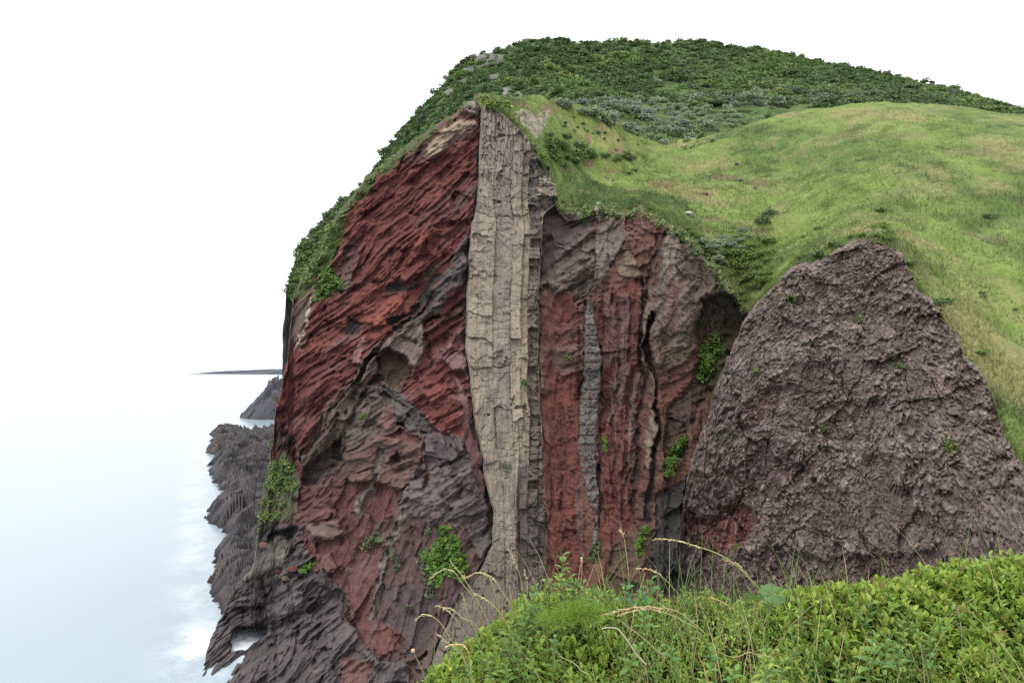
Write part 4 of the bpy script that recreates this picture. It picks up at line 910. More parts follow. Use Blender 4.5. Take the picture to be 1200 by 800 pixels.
# plants growing on the cliff face
def spur_point(px, py):
    nb = SV.shape[0] - SPY.shape[0]; c_ = int(np.clip(round((px - 796) / (1258 - 796) * (SPX.shape[1] - 1)), 0, SPX.shape[1] - 1)); r_ = int(np.abs(SPY[:, c_] - py).argmin()); return SV[r_ + nb, c_]
def cliff_plant(pts, n, c, label, leaf=.38, depth=1.0, out=None, name='cliff_plant', group=None, spread=None, hang=.3):
    """leafy patch rooted on the rock along pts = [(px, py, radius px)]"""
    rng = R_(int(pts[0][0] * 7 + pts[0][1])); P = []; w_ = np.array([p[2] ** 2 for p in pts], float); w_ /= w_.sum()
    for i in range(n):
        a, b, r = pts[rng.choice(len(pts), p=w_)]; th = rng.rand() * 6.283; rr = r * rng.rand() ** .6
        x, y = a + rr * math.cos(th), b + rr * math.sin(th)
        if fbm(np.array([x / 6]), np.array([y / 6]), 2, 77)[0] < (-.5 if n > 250 else -2): continue
        q = spur_point(x, y) if out == 'spur' else cliff_point(x, y) if out is None else at(x, y, float(baseY(np.array([x]), np.array([y]))[0]) - out)
        P.append(q + np.array([0, -1, .1]) * depth * rng.rand() + rng.normal(size=3) * .12)
    P = np.array(P); v = quads_at(P, leaf, rng, .7, 1.8, np.tile(np.array([[0, -.8, .5]]), (len(P), 1)))
    sh = .7 + .6 * rng.rand(len(P)); col = np.array(c)[None] * sh[:, None]; yl = rng.rand(len(P)) < .12; col[yl] *= np.array((1.7, 1.35, .9))
    o0 = P.mean(0); o = build(name, v - o0, q_faces(len(v)), M_LEAF, np.repeat(col, 4, 0)); o.location = o0
    return tag(o, label, 'plant', group)
GL = (0.075, 0.150, 0.022); GD = (0.058, 0.100, 0.026); GY = (0.120, 0.155, 0.040); GG = (0.085, 0.110, 0.052)
cliff_plant([(522,622,9),(525,640,16),(530,656,17),(515,660,14),(512,676,9),(540,668,10),(505,650,10),(520,648,16)], 900, GL, 'large bright green leafy patch on the purple cliff foot left of the dike', .42, 1.3)
cliff_plant([(496,646,5),(494,655,6),(499,664,6),(502,674,6),(504,684,6),(506,694,6)], 170, GG, 'grey green straggly plant on the left edge of the large bright green patch', .34, .8)
cliff_plant([(332,545,6),(325,555,10),(318,568,8),(330,570,10),(338,565,8),(316,590,7),(313,605,6),(332,590,5),(309,585,5),(322,548,7),(340,548,6),(344,570,5),(307,602,5),(305,615,4),(318,605,5),(326,602,4)], 1300, (.105,.155,.042), 'yellow green grassy drape hanging on the ledge below the red cliff nose', .36, .6)
cliff_plant([(388,330,9),(378,338,9),(385,322,8),(396,332,6),(376,350,5)], 380, GL, 'bright green shrub patch on the upper left of the red cliff face', .42, 1.2)
tag(cliff_plant([(366,314,8),(374,300,8),(360,326,7),(382,284,7),(390,268,7),(400,255,6)], 500, (0.082, 0.130, 0.030), 'long strip of green scrub along the left edge of the red cliff top', .42, 1.2), kind='stuff').name = 'grass'
tag(cliff_plant([(412,240,5),(420,228,5),(432,212,5),(446,200,5),(460,188,4),(475,177,4),(490,166,4),(508,152,4),(525,140,4),(540,129,4)], 420, (0.115, 0.145, 0.045), 'thin fringe of pale green grass along the sloping top edge of the red cliff', .34, .8), kind='stuff').name = 'grass'
cliff_plant([(834,402,10),(829,415,12),(838,410,9),(826,430,9),(822,442,6)], 800, (0.085,0.150,0.030), 'mossy green patch under the hollow of the dark buttress', .34, .8)
cliff_plant([(790,530,7),(796,521,7),(786,541,7),(783,553,6),(802,514,5)], 420, GL, 'green trailing plant in the gully between the dark buttress and the spur', .36, .9)
cliff_plant([(698,638,6),(696,645,6),(694,652,5)], 200, GG, 'grey green cushion plant low on the red face right of the narrow dike', .30, .8)
cliff_plant([(756,620,5),(752,627,5),(750,634,5),(749,641,5),(750,648,4)], 220, GL, 'bright green curved plant beside the dark hollow at the foot of the cliff', .30, .7)
cliff_plant([(553,362,3),(551,370,2.5)], 46, GL, 'small green plant on the left edge of the pale dike', .28, .7, out=1.6)
cliff_plant([(572,368,4),(571,374,2.5)], 60, GL, 'small green plant in a joint of the pale dike, halfway up', .28, .7, out=1.6)
cliff_plant([(615,448,3.5)], 60, GL, 'small dark green tuft on the right side of the pale dike', .28, .7, out=1.6)
cliff_plant([(594,548,5),(589,543,4)], 60, GG, 'sparse grey green plant low on the pale dike', .24, .7, out=1.6)
cliff_plant([(437,632,6),(431,636,5),(444,628,5),(428,640,3)], 120, GG, 'pale grey green cushion on the dark red foot of the cliff beside the thin vein', .30, .8)
cliff_plant([(463,652,4),(466,664,4),(462,645,3)], 80, GG, 'grey green tuft just right of the thin pale vein on the purple rock', .28, .8)
cliff_plant([(501,622,4)], 40, GG, 'small grey green tuft left of the top of the large green patch', .3, .7)
cliff_plant([(360,664,5),(365,660,4),(354,668,3)], 80, GL, 'small green mat on the shore rocks below the red cliff foot', .34, .5)
cliff_plant([(478,710,3)], 36, GG, 'tiny green tuft on the purple rock low on the cliff', .28, .6)
cliff_plant([(428,487,4),(423,489,3)], 40, GL, 'tiny green tuft on the grey rock in the middle of the left cliff', .28, .6)
cliff_plant([(506,320,4),(510,316,4)], 46, GY, 'tiny yellow green tuft on the upper end of the grey diagonal band', .24, .5)
cliff_plant([(664,418,3.5),(668,419,2.5)], 36, GY, 'tiny pale green tuft on the red face right of the pale dike', .24, .6)
cliff_plant([(708,516,4),(709,522,4),(708,528,4)], 70, GL, 'thin green tuft growing beside the narrow dark dike', .26, .7)
cliff_plant([(824,368,3),(826,362,3),(823,380,4)], 60, GG, 'mossy tuft at the left wall of the hollow under the buttress', .26, .8)
cliff_plant([(773,318,3),(776,312,2.5)], 40, GG, 'small tuft on the slanting edge of the dark buttress', .26, .7)
cliff_plant([(322,440,4),(320,448,4),(326,435,3)], 90, GD, 'dark green fringe on the left rim of the red cliff nose', .3, .8)
cliff_plant([(568,118,6),(580,121,7),(592,124,6),(575,126,5),(598,128,5)], 420, LIME, 'bright green tussock capping the top of the pale dike', .4, .7, out=1.6)
cliff_plant([(682,243,5),(687,249,5),(683,256,4)], 170, GL, 'green plant spilling over the cliff rim right of the dike', .34, .8)
cliff_plant([(640,188,4),(636,184,4)], 80, GL, 'green shrub at the right shoulder of the pale dike', .34, .7, out=1.6)

for a, b, r_, n_, lab in ((884, 434, 2.6, 40, 'small yellow green moss tuft high on the face of the spur'), (1003, 372, 5, 90, 'green tuft on the upper middle of the spur face'), (1052, 428, 4, 70, 'green tuft on the spur face below its shoulder'), (962, 500, 3.5, 60, 'small green tuft in the middle of the spur face'), (1110, 520, 6, 120, 'larger green plant on the sloping flank of the spur'), (862, 640, 3, 40, 'tiny green tuft low on the spur beside its dull red patch'), (925, 350, 5, 90, 'green turf tongue hanging from the top edge of the spur')):
    cliff_plant([(a, b, r_), (a + r_ * .6, b + r_ * .7, r_ * .7)], n_, (0.085, 0.118, 0.036), lab, .28, .5, out='spur')
RIMG = [(x, float(np.interp(x, RIMA[:, 0], RIMA[:, 1])) + 2 + 3 * (i % 3), 5) for i, x in enumerate(range(656, 872, 5))]
tag(cliff_plant(RIMG, 1500, (0.098, 0.135, 0.040), 'ragged grass hanging over the rim above the red face', .36, .9), kind='stuff').name = 'grass'
tag(cliff_plant([(x, y + 2, r) for x, y, r in RIMG[26:]], 500, (0.075, 0.125, 0.034), 'ragged green turf hanging over the dark buttress', .40, 1.0), kind='stuff').name = 'grass'
tag(cliff_plant([(600, 140, 4), (606, 146, 4), (612, 153, 4), (619, 163, 4), (626, 173, 4), (633, 184, 4)], 260, (0.115, 0.140, 0.045), 'thin dry grass along the slanting shoulder of the pale dike', .3, .6, out=1.4), kind='stuff').name = 'grass'
# meadow grass
def meadow_grass():
    rng = R_(77); n = 74000
    # denser on the rim and near slope
    pr = np.where(rng.rand(n) < .62, rng.uniform(556, 905, n), rng.uniform(905, 1320, n)); yr = rim_y(pr); d = rng.rand(n) ** 2.0 * 75; Y = yr + d - .2; X = (pr - 600) / F * Y
    Z = meadowZ(X, Y) + meadow_relief(X, Y) * sstep(0, 6, d) + .25 * fbm(X, Y, 3, 405) - .5 * sstep(1.5, 0, d)
    dens = fbm(X / 5, Y / 5, 3, 444); keep = (dens > -.35) | (d < 2)
    P = np.stack([X, Y, Z], -1)[keep]; d = d[keep]; n = len(P); px, py = pix(P)
    lush = sstep(-12, 12, poly_sd(px, py, [(818,290),(850,262),(905,255),(905,345),(872,352),(845,318)]))
    tus = sstep(.05, .5, fbm(P[:, 0] / 2.2, P[:, 1] / 2.2, 2, 446)); h = (.18 + .26 * rng.rand(n)) * (1 + .8 * lush + 1.0 * tus); lean = rng.normal(size=(n, 2)) * .35 * h[:, None]; a = rng.rand(n) * 6.283; w_ = .05 + .05 * rng.rand(n)
    sx = np.cos(a) * w_; sy = np.sin(a) * w_
    V = np.stack([P + np.stack([-sx, -sy, 0 * sx - .08], -1), P + np.stack([sx, sy, 0 * sx - .08], -1), P + np.stack([lean[:, 0] + sx * .3, lean[:, 1] + sy * .3, h], -1), P + np.stack([lean[:, 0] - sx * .3, lean[:, 1] - sy * .3, h], -1)], 1).reshape(-1, 3)
    c = meadow_colour(P[:, 0], P[:, 1], P[:, 2]) * (1.0 + .5 * rng.rand(n, 1)); c = c + (np.array((.085, .135, .03)) * (.8 + .5 * rng.rand(n, 1)) - c) * lush[:, None] * .8
    o = build('grass', V, q_faces(len(V)), M_GRASS, np.repeat(c, 4, 0)); tag(o, 'short yellow green meadow grass on the slope above the cliff', kind='stuff')
meadow_grass()

# ------------------------------------------------------------------ FOREGROUND BANK
def bank_top(px): return interp([(440,905),(480,850),(505,800),(530,775),(560,748),(590,728),(615,706),(640,700),(665,698),(700,702),(740,704),(780,706),(820,698),(860,700),(900,706),(1000,690),(1100,676),(1250,655)], px)
def bank_z(X, Y):
    """the bank's leaf canopy: crest at about 2.7 m, falling away behind"""
    Yc = 2.75; px = 600 + F * X / Yc; zc = (HY - bank_top(px)) / F * Yc - .03
    z = zc - .36 * np.clip(Yc - Y, 0, 9) ** 1.15 - 1.1 * np.clip(Y - Yc, 0, 9) ** 1.5
    return z + .05 * fbm(X * 2.2, Y * 2.2, 3, 905) + .02 * vnoise(X * 9, Y * 9, 906)
def bank():
    xs = np.linspace(-1.6, 4.6, 260); ys = np.linspace(.35, 4.6, 180); X, Y = np.meshgrid(xs, ys)
    Z = bank_z(X, Y) - .10; Z -= 3.0 * sstep(-.55, -1.6, X)
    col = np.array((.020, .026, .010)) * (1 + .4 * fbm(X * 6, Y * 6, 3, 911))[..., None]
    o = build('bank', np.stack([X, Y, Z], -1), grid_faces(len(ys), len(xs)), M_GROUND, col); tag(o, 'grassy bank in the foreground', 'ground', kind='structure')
bank()
M_FG = leaf_material('leaf', trans=.38, rough=.45, rand=.08)
def leaf_strip(base, d, nrm, L, W, droop, rng_=None):
    """pointed leaves: 2 quads each, folded along the midrib; arrays in, vertices (n,6,3) out"""
    d = d / (np.linalg.norm(d, axis=1, keepdims=True) + 1e-9); sd = np.cross(d, nrm); sd /= np.linalg.norm(sd, axis=1, keepdims=True) + 1e-9; up = np.cross(sd, d)
    L = L[:, None]; W = W[:, None]; dr = droop[:, None]
    b = base; m = base + d * L * .5 - up * dr * L * .08; t = base + d * L * .97 - up * dr * L * .34
    l = base + d * L * .42 + sd * W * .5 + up * W * .14; r = base + d * L * .42 - sd * W * .5 + up * W * .14
    l2 = base + d * L * .74 + sd * W * .36 + up * W * .08 - up * dr * L * .16; r2 = base + d * L * .74 - sd * W * .36 + up * W * .08 - up * dr * L * .16
    return np.stack([b, l, l2, t, r2, r, m], 1)
LEAF_F = np.array([(0, 6, 2, 1), (6, 3, 2, 2), (0, 5, 4, 6), (6, 4, 3, 3)])
def leaf_mesh(V):                                                    # each leaf -> four quads with shared midrib
    n = len(V); q = V[:, [0, 6, 2, 1, 0, 5, 4, 6]].reshape(n, 2, 4, 3); tip = np.stack([V[:, 6], V[:, 3], V[:, 3] * .999 + V[:, 2] * .001, V[:, 2]], 1); tip2 = np.stack([V[:, 6], V[:, 4], V[:, 4] * .001 + V[:, 3] * .999, V[:, 3]], 1)
    return np.concatenate([q[:, 0], q[:, 1], tip, tip2], 1).reshape(-1, 3)
def ground_cover():
    rng = R_(91); n = 7500
    Y = 1.0 + 2.1 * rng.rand(n) ** .75; px = rng.uniform(480, 1290, n); X = (px - 600) / F * Y
    Z = bank_z(X, Y); py = HY - F * Z / Y
    gap = fbm(X * 3.2, Y * 3.2, 3, 931); keep = (X > -.6) & (py < 860) & (gap > -.48); X, Y, Z, px, py = X[keep], Y[keep], Z[keep], px[keep], py[keep]; n = len(X)
    k = 10; sh = (.05 + .06 * rng.rand(n)) * (1 + 1.1 * sstep(.1, .6, fbm(X * 1.8 + 5, Y * 1.8, 3, 932))); lean = rng.normal(size=(n, 2)) * .4
    t = (np.arange(k) + .5) / k; ax = np.stack([lean[:, 0], lean[:, 1], np.ones(n)], -1); ax /= np.linalg.norm(ax, axis=1, keepdims=True)
    base = np.stack([X, Y, Z - .05], -1)[:, None] + ax[:, None] * (sh[:, None] * t)[..., None]
    ang = rng.rand(n, 1) * 6.283 + np.arange(k) * 2.4; el = .35 + .9 * t[None] + .3 * rng.normal(size=(n, k))
    d = np.stack([np.cos(ang) * np.cos(el), np.sin(ang) * np.cos(el), np.sin(el)], -1); nr = np.stack([-np.cos(ang) * np.sin(el), -np.sin(ang) * np.sin(el), np.cos(el)], -1) + .2 * rng.normal(size=(n, k, 3))
    sp = sstep(-.2, .25, fbm(X * 1.4, Y * 1.4, 3, 921))               # patches of larger and smaller leaved shoots
    L = (.018 + .024 * sp[:, None] + .012 * rng.rand(n, k)) * (1.15 - .4 * t); W = L * (.42 + .12 * rng.rand(n, k))
    V = leaf_strip(base.reshape(-1, 3), d.reshape(-1, 3), nr.reshape(-1, 3), L.ravel(), W.ravel(), rng.rand(n * k))
    c1 = np.array((.195, .305, .046)); c2 = np.array((.095, .180, .038)); c3 = np.array((.350, .400, .068)); c4 = np.array((.16, .10, .04))
    c = c1 + (c2 - c1) * sstep(-.2, .3, fbm(X * 2.1 + 9, Y * 2.1, 3, 922))[:, None]; tt = rng.rand(n) ** 3; c = c + (c3 - c) * tt[:, None] * .8
    c = np.repeat(c[:, None], k, 1) * (.75 + .5 * rng.rand(n, k, 1)); br = rng.rand(n, k) < .03; c[br] = c4
    yt = (rng.rand(n) < .12)[:, None] & (t > .6)[None]; c[yt] = c[yt] * .3 + np.array((.23, .24, .045)) * .7
    v = leaf_mesh(V); o = build('ground_cover', v, q_faces(len(v)), M_FG, np.repeat(c.reshape(-1, 3), 16, 0)); tag(o, 'dense low leafy ground cover on the foreground bank', kind='stuff')
ground_cover()
def bank_grass():
    rng = R_(93); n = 3200
    Y = 1.2 + 1.8 * rng.rand(n); px = np.where(rng.rand(n) < .5, rng.uniform(500, 1290, n), rng.uniform(600, 1000, n)); X = (px - 600) / F * Y; Z = bank_z(X, Y) - .08
    L = .12 + .36 * rng.rand(n) ** 2.2; a = rng.rand(n) * 6.283; le = .25 + .5 * rng.rand(n); dx = np.cos(a) * le; dy = np.sin(a) * le; k = 5; u = np.linspace(0, 1, k)
    cx = X[:, None] + dx[:, None] * L[:, None] * u ** 1.8; cy = Y[:, None] + dy[:, None] * L[:, None] * u ** 1.8; cz = Z[:, None] + L[:, None] * (u - .35 * le[:, None] * u ** 2.2)
    w_ = (.0016 + .0014 * rng.rand(n))[:, None] * (1 - .85 * u); sx = -np.sin(a)[:, None] * w_; sy = np.cos(a)[:, None] * w_
    A = np.stack([cx - sx, cy - sy, cz], -1); B = np.stack([cx + sx, cy + sy, cz], -1); V = np.stack([A[:, :-1], B[:, :-1], B[:, 1:], A[:, 1:]], 2).reshape(-1, 3)
    dry = rng.rand(n, 1) < .28; c = np.where(dry, np.array((.34, .27, .14)), np.array((.10, .17, .035))) * (.7 + .6 * rng.rand(n, 1))
    o = build('grass', V, q_faces(len(V)), M_GRASS, np.repeat(c, 4 * (k - 1), 0)); tag(o, 'thin green and dry grass blades growing through the ground cover', kind='stuff')
bank_grass()

def smooth(pts, m=8):
    p = np.array(pts, float); q = np.vstack([2 * p[0] - p[1], p, 2 * p[-1] - p[-2]]); o = []
    for i in range(1, len(q) - 2):
        for t in np.linspace(0, 1, m, endpoint=False):
            o.append(.5 * (2 * q[i] + (q[i + 1] - q[i - 1]) * t + (2 * q[i - 1] - 5 * q[i] + 4 * q[i + 1] - q[i + 2]) * t ** 2 + (3 * q[i] - q[i - 1] - 3 * q[i + 1] + q[i + 2]) * t ** 3))
    return np.array(o + [p[-1]])
def tube(P, r, k=5):
    P = np.asarray(P, float); n = len(P); T = np.gradient(P, axis=0); T /= np.linalg.norm(T, axis=1, keepdims=True) + 1e-9
    ref = np.array((0.2, 1, 0.1)); A = np.cross(T, ref); A /= np.linalg.norm(A, axis=1, keepdims=True) + 1e-9; B = np.cross(T, A)
    r = np.broadcast_to(r, n)[:, None, None]; th = np.linspace(0, 2 * math.pi, k, endpoint=False)
    V = P[:, None] + r * (np.cos(th)[None, :, None] * A[:, None] + np.sin(th)[None, :, None] * B[:, None])
    i = np.arange(n * k).reshape(n, k); j = np.roll(i, -1, 1)
    return V.reshape(-1, 3), np.stack([i[:-1].ravel(), j[:-1].ravel(), j[1:].ravel(), i[1:].ravel()], -1)
def join(parts):
    Vs, Fs, Cs = [], [], []; o = 0
    for v, f, c in parts: Vs.append(v); Fs.append(f + o); Cs.append(np.broadcast_to(c, v.shape)); o += len(v)
    return np.concatenate(Vs), np.concatenate(Fs), np.concatenate(Cs)
M_STEM = leaf_material('stem', trans=.15, rand=.05)
def stalk(pts, Y, label, head=.35, thick=1.0, c=(.20, .22, .07), hc=(.46, .37, .20), seed=0, dens=1.0, group=None, name='grass_stalk', dy=.0, hw=1.0):
    rng = R_(seed + 1000); m = len(pts); P = smooth([at(a, b, Y + dy * i / max(1, m - 1)) for i, (a, b) in enumerate(pts)], 10); tt_ = np.linspace(0, 1, len(P)); P = P + .004 * np.stack([vnoise(tt_ * 5, tt_ * 0, seed + k_) for k_ in (1, 2, 3)], -1) * np.sin(np.pi * tt_)[:, None]
    base = P[0].copy(); root = empty(name, base); tag(root, label, 'grass', group)
    v, f = tube(P - base, np.linspace(.0024, .0011, len(P)) * thick); cc = np.linspace(0, 1, len(P))[:, None] * (np.array(hc) - np.array(c)) * .8 + np.array(c)
    build('stem', v, f, M_STEM, np.repeat(cc, 5, 0), parent=root)
    if head:
        s = np.concatenate([[0], np.cumsum(np.linalg.norm(np.diff(P, axis=0), axis=1))]); Lh = s[-1] * head; parts = []; k = int(max(10, Lh / .0055 * dens))
        for i in range(k):
            q = s[-1] - Lh * (1 - (i + .5) / k); p = np.array([np.interp(q, s, P[:, j]) for j in range(3)]) - base; p2 = np.array([np.interp(min(q + .01, s[-1]), s, P[:, j]) for j in range(3)]) - base; p1 = np.array([np.interp(q - .012, s, P[:, j]) for j in range(3)]) - base
            T = p2 - p1; T /= np.linalg.norm(T) + 1e-9; d = T + rng.normal(size=3) * .33 + np.array((0, 0, -.08)); d /= np.linalg.norm(d); L = .009 + .010 * rng.rand()
            taper = (1.25 - .6 * i / k)
            tt = np.array((0, .25, .6, 1.0)); v, f = tube(p + d[None] * (L * tt)[:, None] + rng.normal(size=3) * .0012, np.array((.0006, .0021, .0017, .0003)) * taper * hw, 4)
            parts.append((v, f, np.array(hc) * (.75 + .5 * rng.rand())))
        V, Fc, cl = join(parts); build('seed_head', V, Fc, M_STEM, cl, parent=root)
    return root
stalk([(553,800),(546,778),(535,762),(523,752),(512,742)], 2.3, 'grass stalk with a short drooping head, lowest of the left group', .3, seed=1, hc=(.40,.33,.19))
stalk([(556,800),(552,786),(550,768),(545,757),(535,754),(523,757)], 2.2, 'dry hooked grass head bent over like a crook at the lower left', .42, seed=2, hc=(.50,.36,.17), hw=1.3)
stalk([(541,765),(530,750),(519,734),(508,722),(497,720),(487,726)], 2.5, 'grass stalk nodding farthest to the left over the cliff foot', .3, seed=3)
stalk([(556,765),(546,744),(536,728),(524,715),(511,709)], 2.6, 'grass stalk leaning left with its head just above the leftmost nodding one', .3, seed=4)
stalk([(580,752),(570,725),(557,699),(543,676),(536,668),(529,659)], 2.6, 'tall straight grass stalk with the highest head of the left group', .28, seed=5)
stalk([(570,738),(555,702),(543,684),(530,670),(519,667),(505,677)], 2.7, 'grass stalk arching left with its tip hanging beside the green patch', .3, seed=6)
stalk([(592,740),(583,705),(576,682),(569,674),(559,671),(547,676)], 2.6, 'grass stalk curling left below the foot of the pale dike', .3, seed=7)
stalk([(604,728),(597,706),(586,690),(578,678),(567,670)], 2.5, 'grass stalk leaning left in front of the dark foot of the dike', .3, seed=8)
stalk([(599,742),(589,722),(574,706),(566,700),(557,696)], 2.4, 'grass stalk with a feathery head between the curling stalks', .3, seed=9)
stalk([(575,770),(560,738),(550,722),(545,706),(541,694)], 2.5, 'thin grass stalk with a slim upright head in the left group', .24, seed=10, hw=.7)
stalk([(565,760),(552,730),(540,722),(528,712),(521,713)], 2.45, 'pale grass stalk with a forked drooping head in the left group', .26, seed=11)
stalk([(620,735),(614,705),(610,680),(604,660),(597,645)], 2.6, 'grass stalk standing before the lower end of the pale dike', .26, seed=12, c=(.12,.17,.05))
stalk([(624,720),(619,700),(618,680),(614,668)], 2.6, 'short grass stalk with a bright tip at the dark foot of the dike', .22, seed=13)
stalk([(892,705),(884,686),(862,662),(840,648),(818,640),(795,633),(768,631)], 2.5, 'long grass stalk arching left with a pale seed head before the dark spur', .36, seed=14, thick=1.2, hc=(.50,.42,.22))
stalk([(900,700),(884,682),(868,665),(858,658),(848,655)], 2.5, 'grass stalk with a loose golden head below the long arching one', .5, seed=15, hc=(.46,.37,.18))
stalk([(812,735),(800,705),(787,688),(775,675),(762,667),(747,666)], 2.6, 'slim grass stalk nodding left before the dark hollow of the cliff', .3, seed=16)
stalk([(738,690),(736,665),(733,640),(731,628),(727,619)], 2.7, 'upright stalk with a bent tip standing before the purple rock', .12, seed=17, c=(.22,.25,.09))
stalk([(830,745),(812,730),(795,718),(775,713),(757,711),(735,713),(710,720)], 2.2, 'long dry grass head arching over the middle of the ground cover', .62, seed=18, thick=1.2, hc=(.44,.34,.19), hw=1.2)
stalk([(815,735),(790,722),(765,715),(745,715),(725,720)], 2.15, 'second dry grass head lying just under the long arching one', .55, seed=19, hc=(.40,.29,.15))
stalk([(757,778),(745,765),(735,750),(725,738),(716,735),(705,736)], 2.1, 'thick bleached dead stalk lying bent on the ground cover', 0, seed=20, thick=1.4, c=(.36,.30,.21), hc=(.46,.40,.31))
stalk([(780,770),(760,752),(742,738),(728,728)], 2.15, 'thin pale dead stalk lying right of the thick bleached one', 0, seed=21, thick=.9, c=(.30,.26,.14), hc=(.34,.29,.19))
stalk([(885,745),(875,728),(862,715),(846,705),(832,700)], 2.4, 'dry bent stalk with a brown head among the leaves on the right', .4, seed=22, hc=(.38,.28,.14))
stalk([(682,742),(679,715),(681,690),(682,668),(682,654)], 2.7, 'thin grey upright stem with a small pale bud before the red rock', .07, seed=23, c=(.22,.21,.13), hw=1.6, dens=2)
stalk([(720,770),(708,745),(700,725),(697,712)], 2.1, 'thin green stem rising beside the bright fern tuft', 0, seed=24, c=(.14,.20,.05), hc=(.16,.2,.05))
stalk([(690,790),(672,778),(655,768)], 1.9, 'pale thin stem lying low at the bottom of the ground cover', 0, seed=25, c=(.26,.25,.11), hc=(.34,.30,.17), thick=.9)
stalk([(905,770),(880,765),(858,770),(838,762)], 2.0, 'straw coloured stem lying across the right of the ground cover', 0, seed=26, c=(.28,.24,.10), hc=(.34,.27,.13), thick=.9)
stalk([(830,800),(824,780),(818,765)], 1.9, 'orange brown upright blade at the bottom of the ground cover', 0, seed=27, c=(.36,.22,.07), hc=(.36,.22,.07), thick=1.4)
# a stem with a round pale flower head
def bud_stem():
    r = stalk([(500,800),(496,790),(490,775),(484,764)], 2.2, 'thin stem with a round tan flower bud at the bottom left of the bank', 0, seed=28, c=(.14,.19,.06), hc=(.16,.2,.07), name='wild_flower', thick=1.2); r['category'] = 'flower'
    P = at(484, 762, 2.2) - np.array(r.location); t = np.linspace(0, math.pi, 9); v, f = tube(P + np.stack([0 * t, 0 * t, -np.cos(t) * .0075], -1), np.sin(t) * .0072 + .0003, 10)
    build('flower_head', v, f, M_STEM, np.broadcast_to(np.array((.50, .34, .18)), v.shape), parent=r)
bud_stem()

def leafy_plant(px, py, Y, h, leaves, label, c=(.14, .24, .04), L=.066, W=.036, seed=0, lean=(0, 0), name='leafy_plant', low=.35, c2=None):
    """upright stem with oval leaves; (px, py) is its tip"""
    rng = R_(seed + 3000); tip = at(px, py, Y); base = tip - np.array((lean[0], lean[1], h)); root = empty(name, base); tag(root, label, 'plant')
    u = np.linspace(0, 1, 14); S = np.stack([lean[0] * u ** 1.6, lean[1] * u ** 1.6, h * u], -1); v, f = tube(S, np.linspace(.003, .0015, 14)); build('stem', v, f, M_STEM, np.broadcast_to(np.array((.15, .20, .06)), v.shape), parent=root)
    for i in range(leaves):
        t = low + (1 - low) * (i + .3) / leaves; b = np.array([np.interp(t, u, S[:, j]) for j in range(3)]); a = i * 2.4 + rng.rand() * .5 + seed; el = .15 + .75 * t + .15 * rng.normal()
        d = np.array((math.cos(a) * math.cos(el), .75 * math.sin(a) * math.cos(el), math.sin(el))); side = np.cross(d, (0, 0, 1)); side /= np.linalg.norm(side); up = np.cross(side, d)
        ll = L * (.75 + .5 * rng.rand()) * (1.1 - .5 * t ** 3); ww = W * ll / L * (.9 + .2 * rng.rand()); m = 9; s = np.linspace(0, 1, m); wid = ww * .5 * np.sin(np.pi * np.clip(s, .02, .985) ** .8) ** .8
        mid = b + d[None] * (ll * s)[:, None] - np.array((0, 0, 1))[None] * (ll * .35 * s ** 2)[:, None]; rows = []
        for k, (off, lift) in enumerate(((-1, .22), (-.5, .05), (0, -.06), (.5, .05), (1, .22))): rows.append(mid + side[None] * (off * wid)[:, None] + up[None] * (lift * wid)[:, None])
        Vv = np.stack(rows, 1).reshape(-1, 3); cl = np.array(c if c2 is None or rng.rand() < .6 else c2) * (.8 + .4 * rng.rand()); cm = np.ones((m, 5, 1)); cm[:, 2] = 1.25
        build('leaf', Vv, grid_faces(m, 5), M_FG, (cm * cl).reshape(-1, 3), parent=root)
    return root
BY = (.200, .280, .045); DGL = (.085, .180, .042); BL = (.080, .165, .070)
leafy_plant(660, 648, 2.6, .24, 11, 'tall bright broad leaved shoot rising before the red rock, highest of the leafy plants', (.11,.215,.04), .062, .030, 1, (.01, 0))
leafy_plant(655, 672, 2.55, .18, 12, 'yellow green broad leaved plant just below the tall bright shoot', BY, .055, .026, 2, (-.02, 0), c2=DGL)
leafy_plant(638, 680, 2.6, .18, 11, 'leafy plant left of the tall shoot, half yellow and half green', BY, .050, .022, 3, (-.02, 0))
leafy_plant(622, 688, 2.5, .22, 12, 'slender grey green leafy plant before the dark foot of the pale dike', (.085,.15,.045), .050, .022, 4, (-.03, 0), low=.2)
leafy_plant(676, 680, 2.6, .16, 10, 'leafy plant with narrow upright leaves right of the tall bright shoot', (.09,.17,.035), .055, .022, 5, (.02, 0))
leafy_plant(696, 684, 2.65, .14, 8, 'dark green leafy plant before the foot of the narrow dike', DGL, .052, .028, 6, (.01, 0))
leafy_plant(733, 682, 2.65, .15, 8, 'plant with broad rounded bluish green leaves in the middle of the bank edge', BL, .055, .036, 7, (-.01, 0))
leafy_plant(764, 676, 2.65, .16, 8, 'dark green broad leaved plant before the dark hollow of the cliff', DGL, .055, .032, 8, (.01, 0))
leafy_plant(752, 690, 2.6, .12, 7, 'low bluish leaved plant between the two broad leaved plants', BL, .045, .028, 9)
leafy_plant(604, 722, 2.45, .16, 10, 'leafy plant on the sloping left end of the bank', (.09,.16,.035), .045, .020, 10, (-.02, 0))
leafy_plant(585, 738, 2.4, .16, 10, 'small leaved plant below the curling grass stalks at the left end of the bank', (.08,.15,.035), .042, .02, 11, (-.02, 0), low=.2)
leafy_plant(560, 752, 2.35, .14, 12, 'bright green plant lowest on the left slope of the bank', (.10,.18,.03), .042, .018, 12, (-.02, 0), low=.15)
leafy_plant(533, 778, 2.2, .12, 10, 'small bright green plant at the far left end of the bank', (.10,.18,.03), .036, .018, 13, (-.02, 0), low=.15)
leafy_plant(826, 686, 2.7, .10, 8, 'small yellow tipped shoot on the right half of the bank edge', (.16,.20,.035), .034, .014, 14)
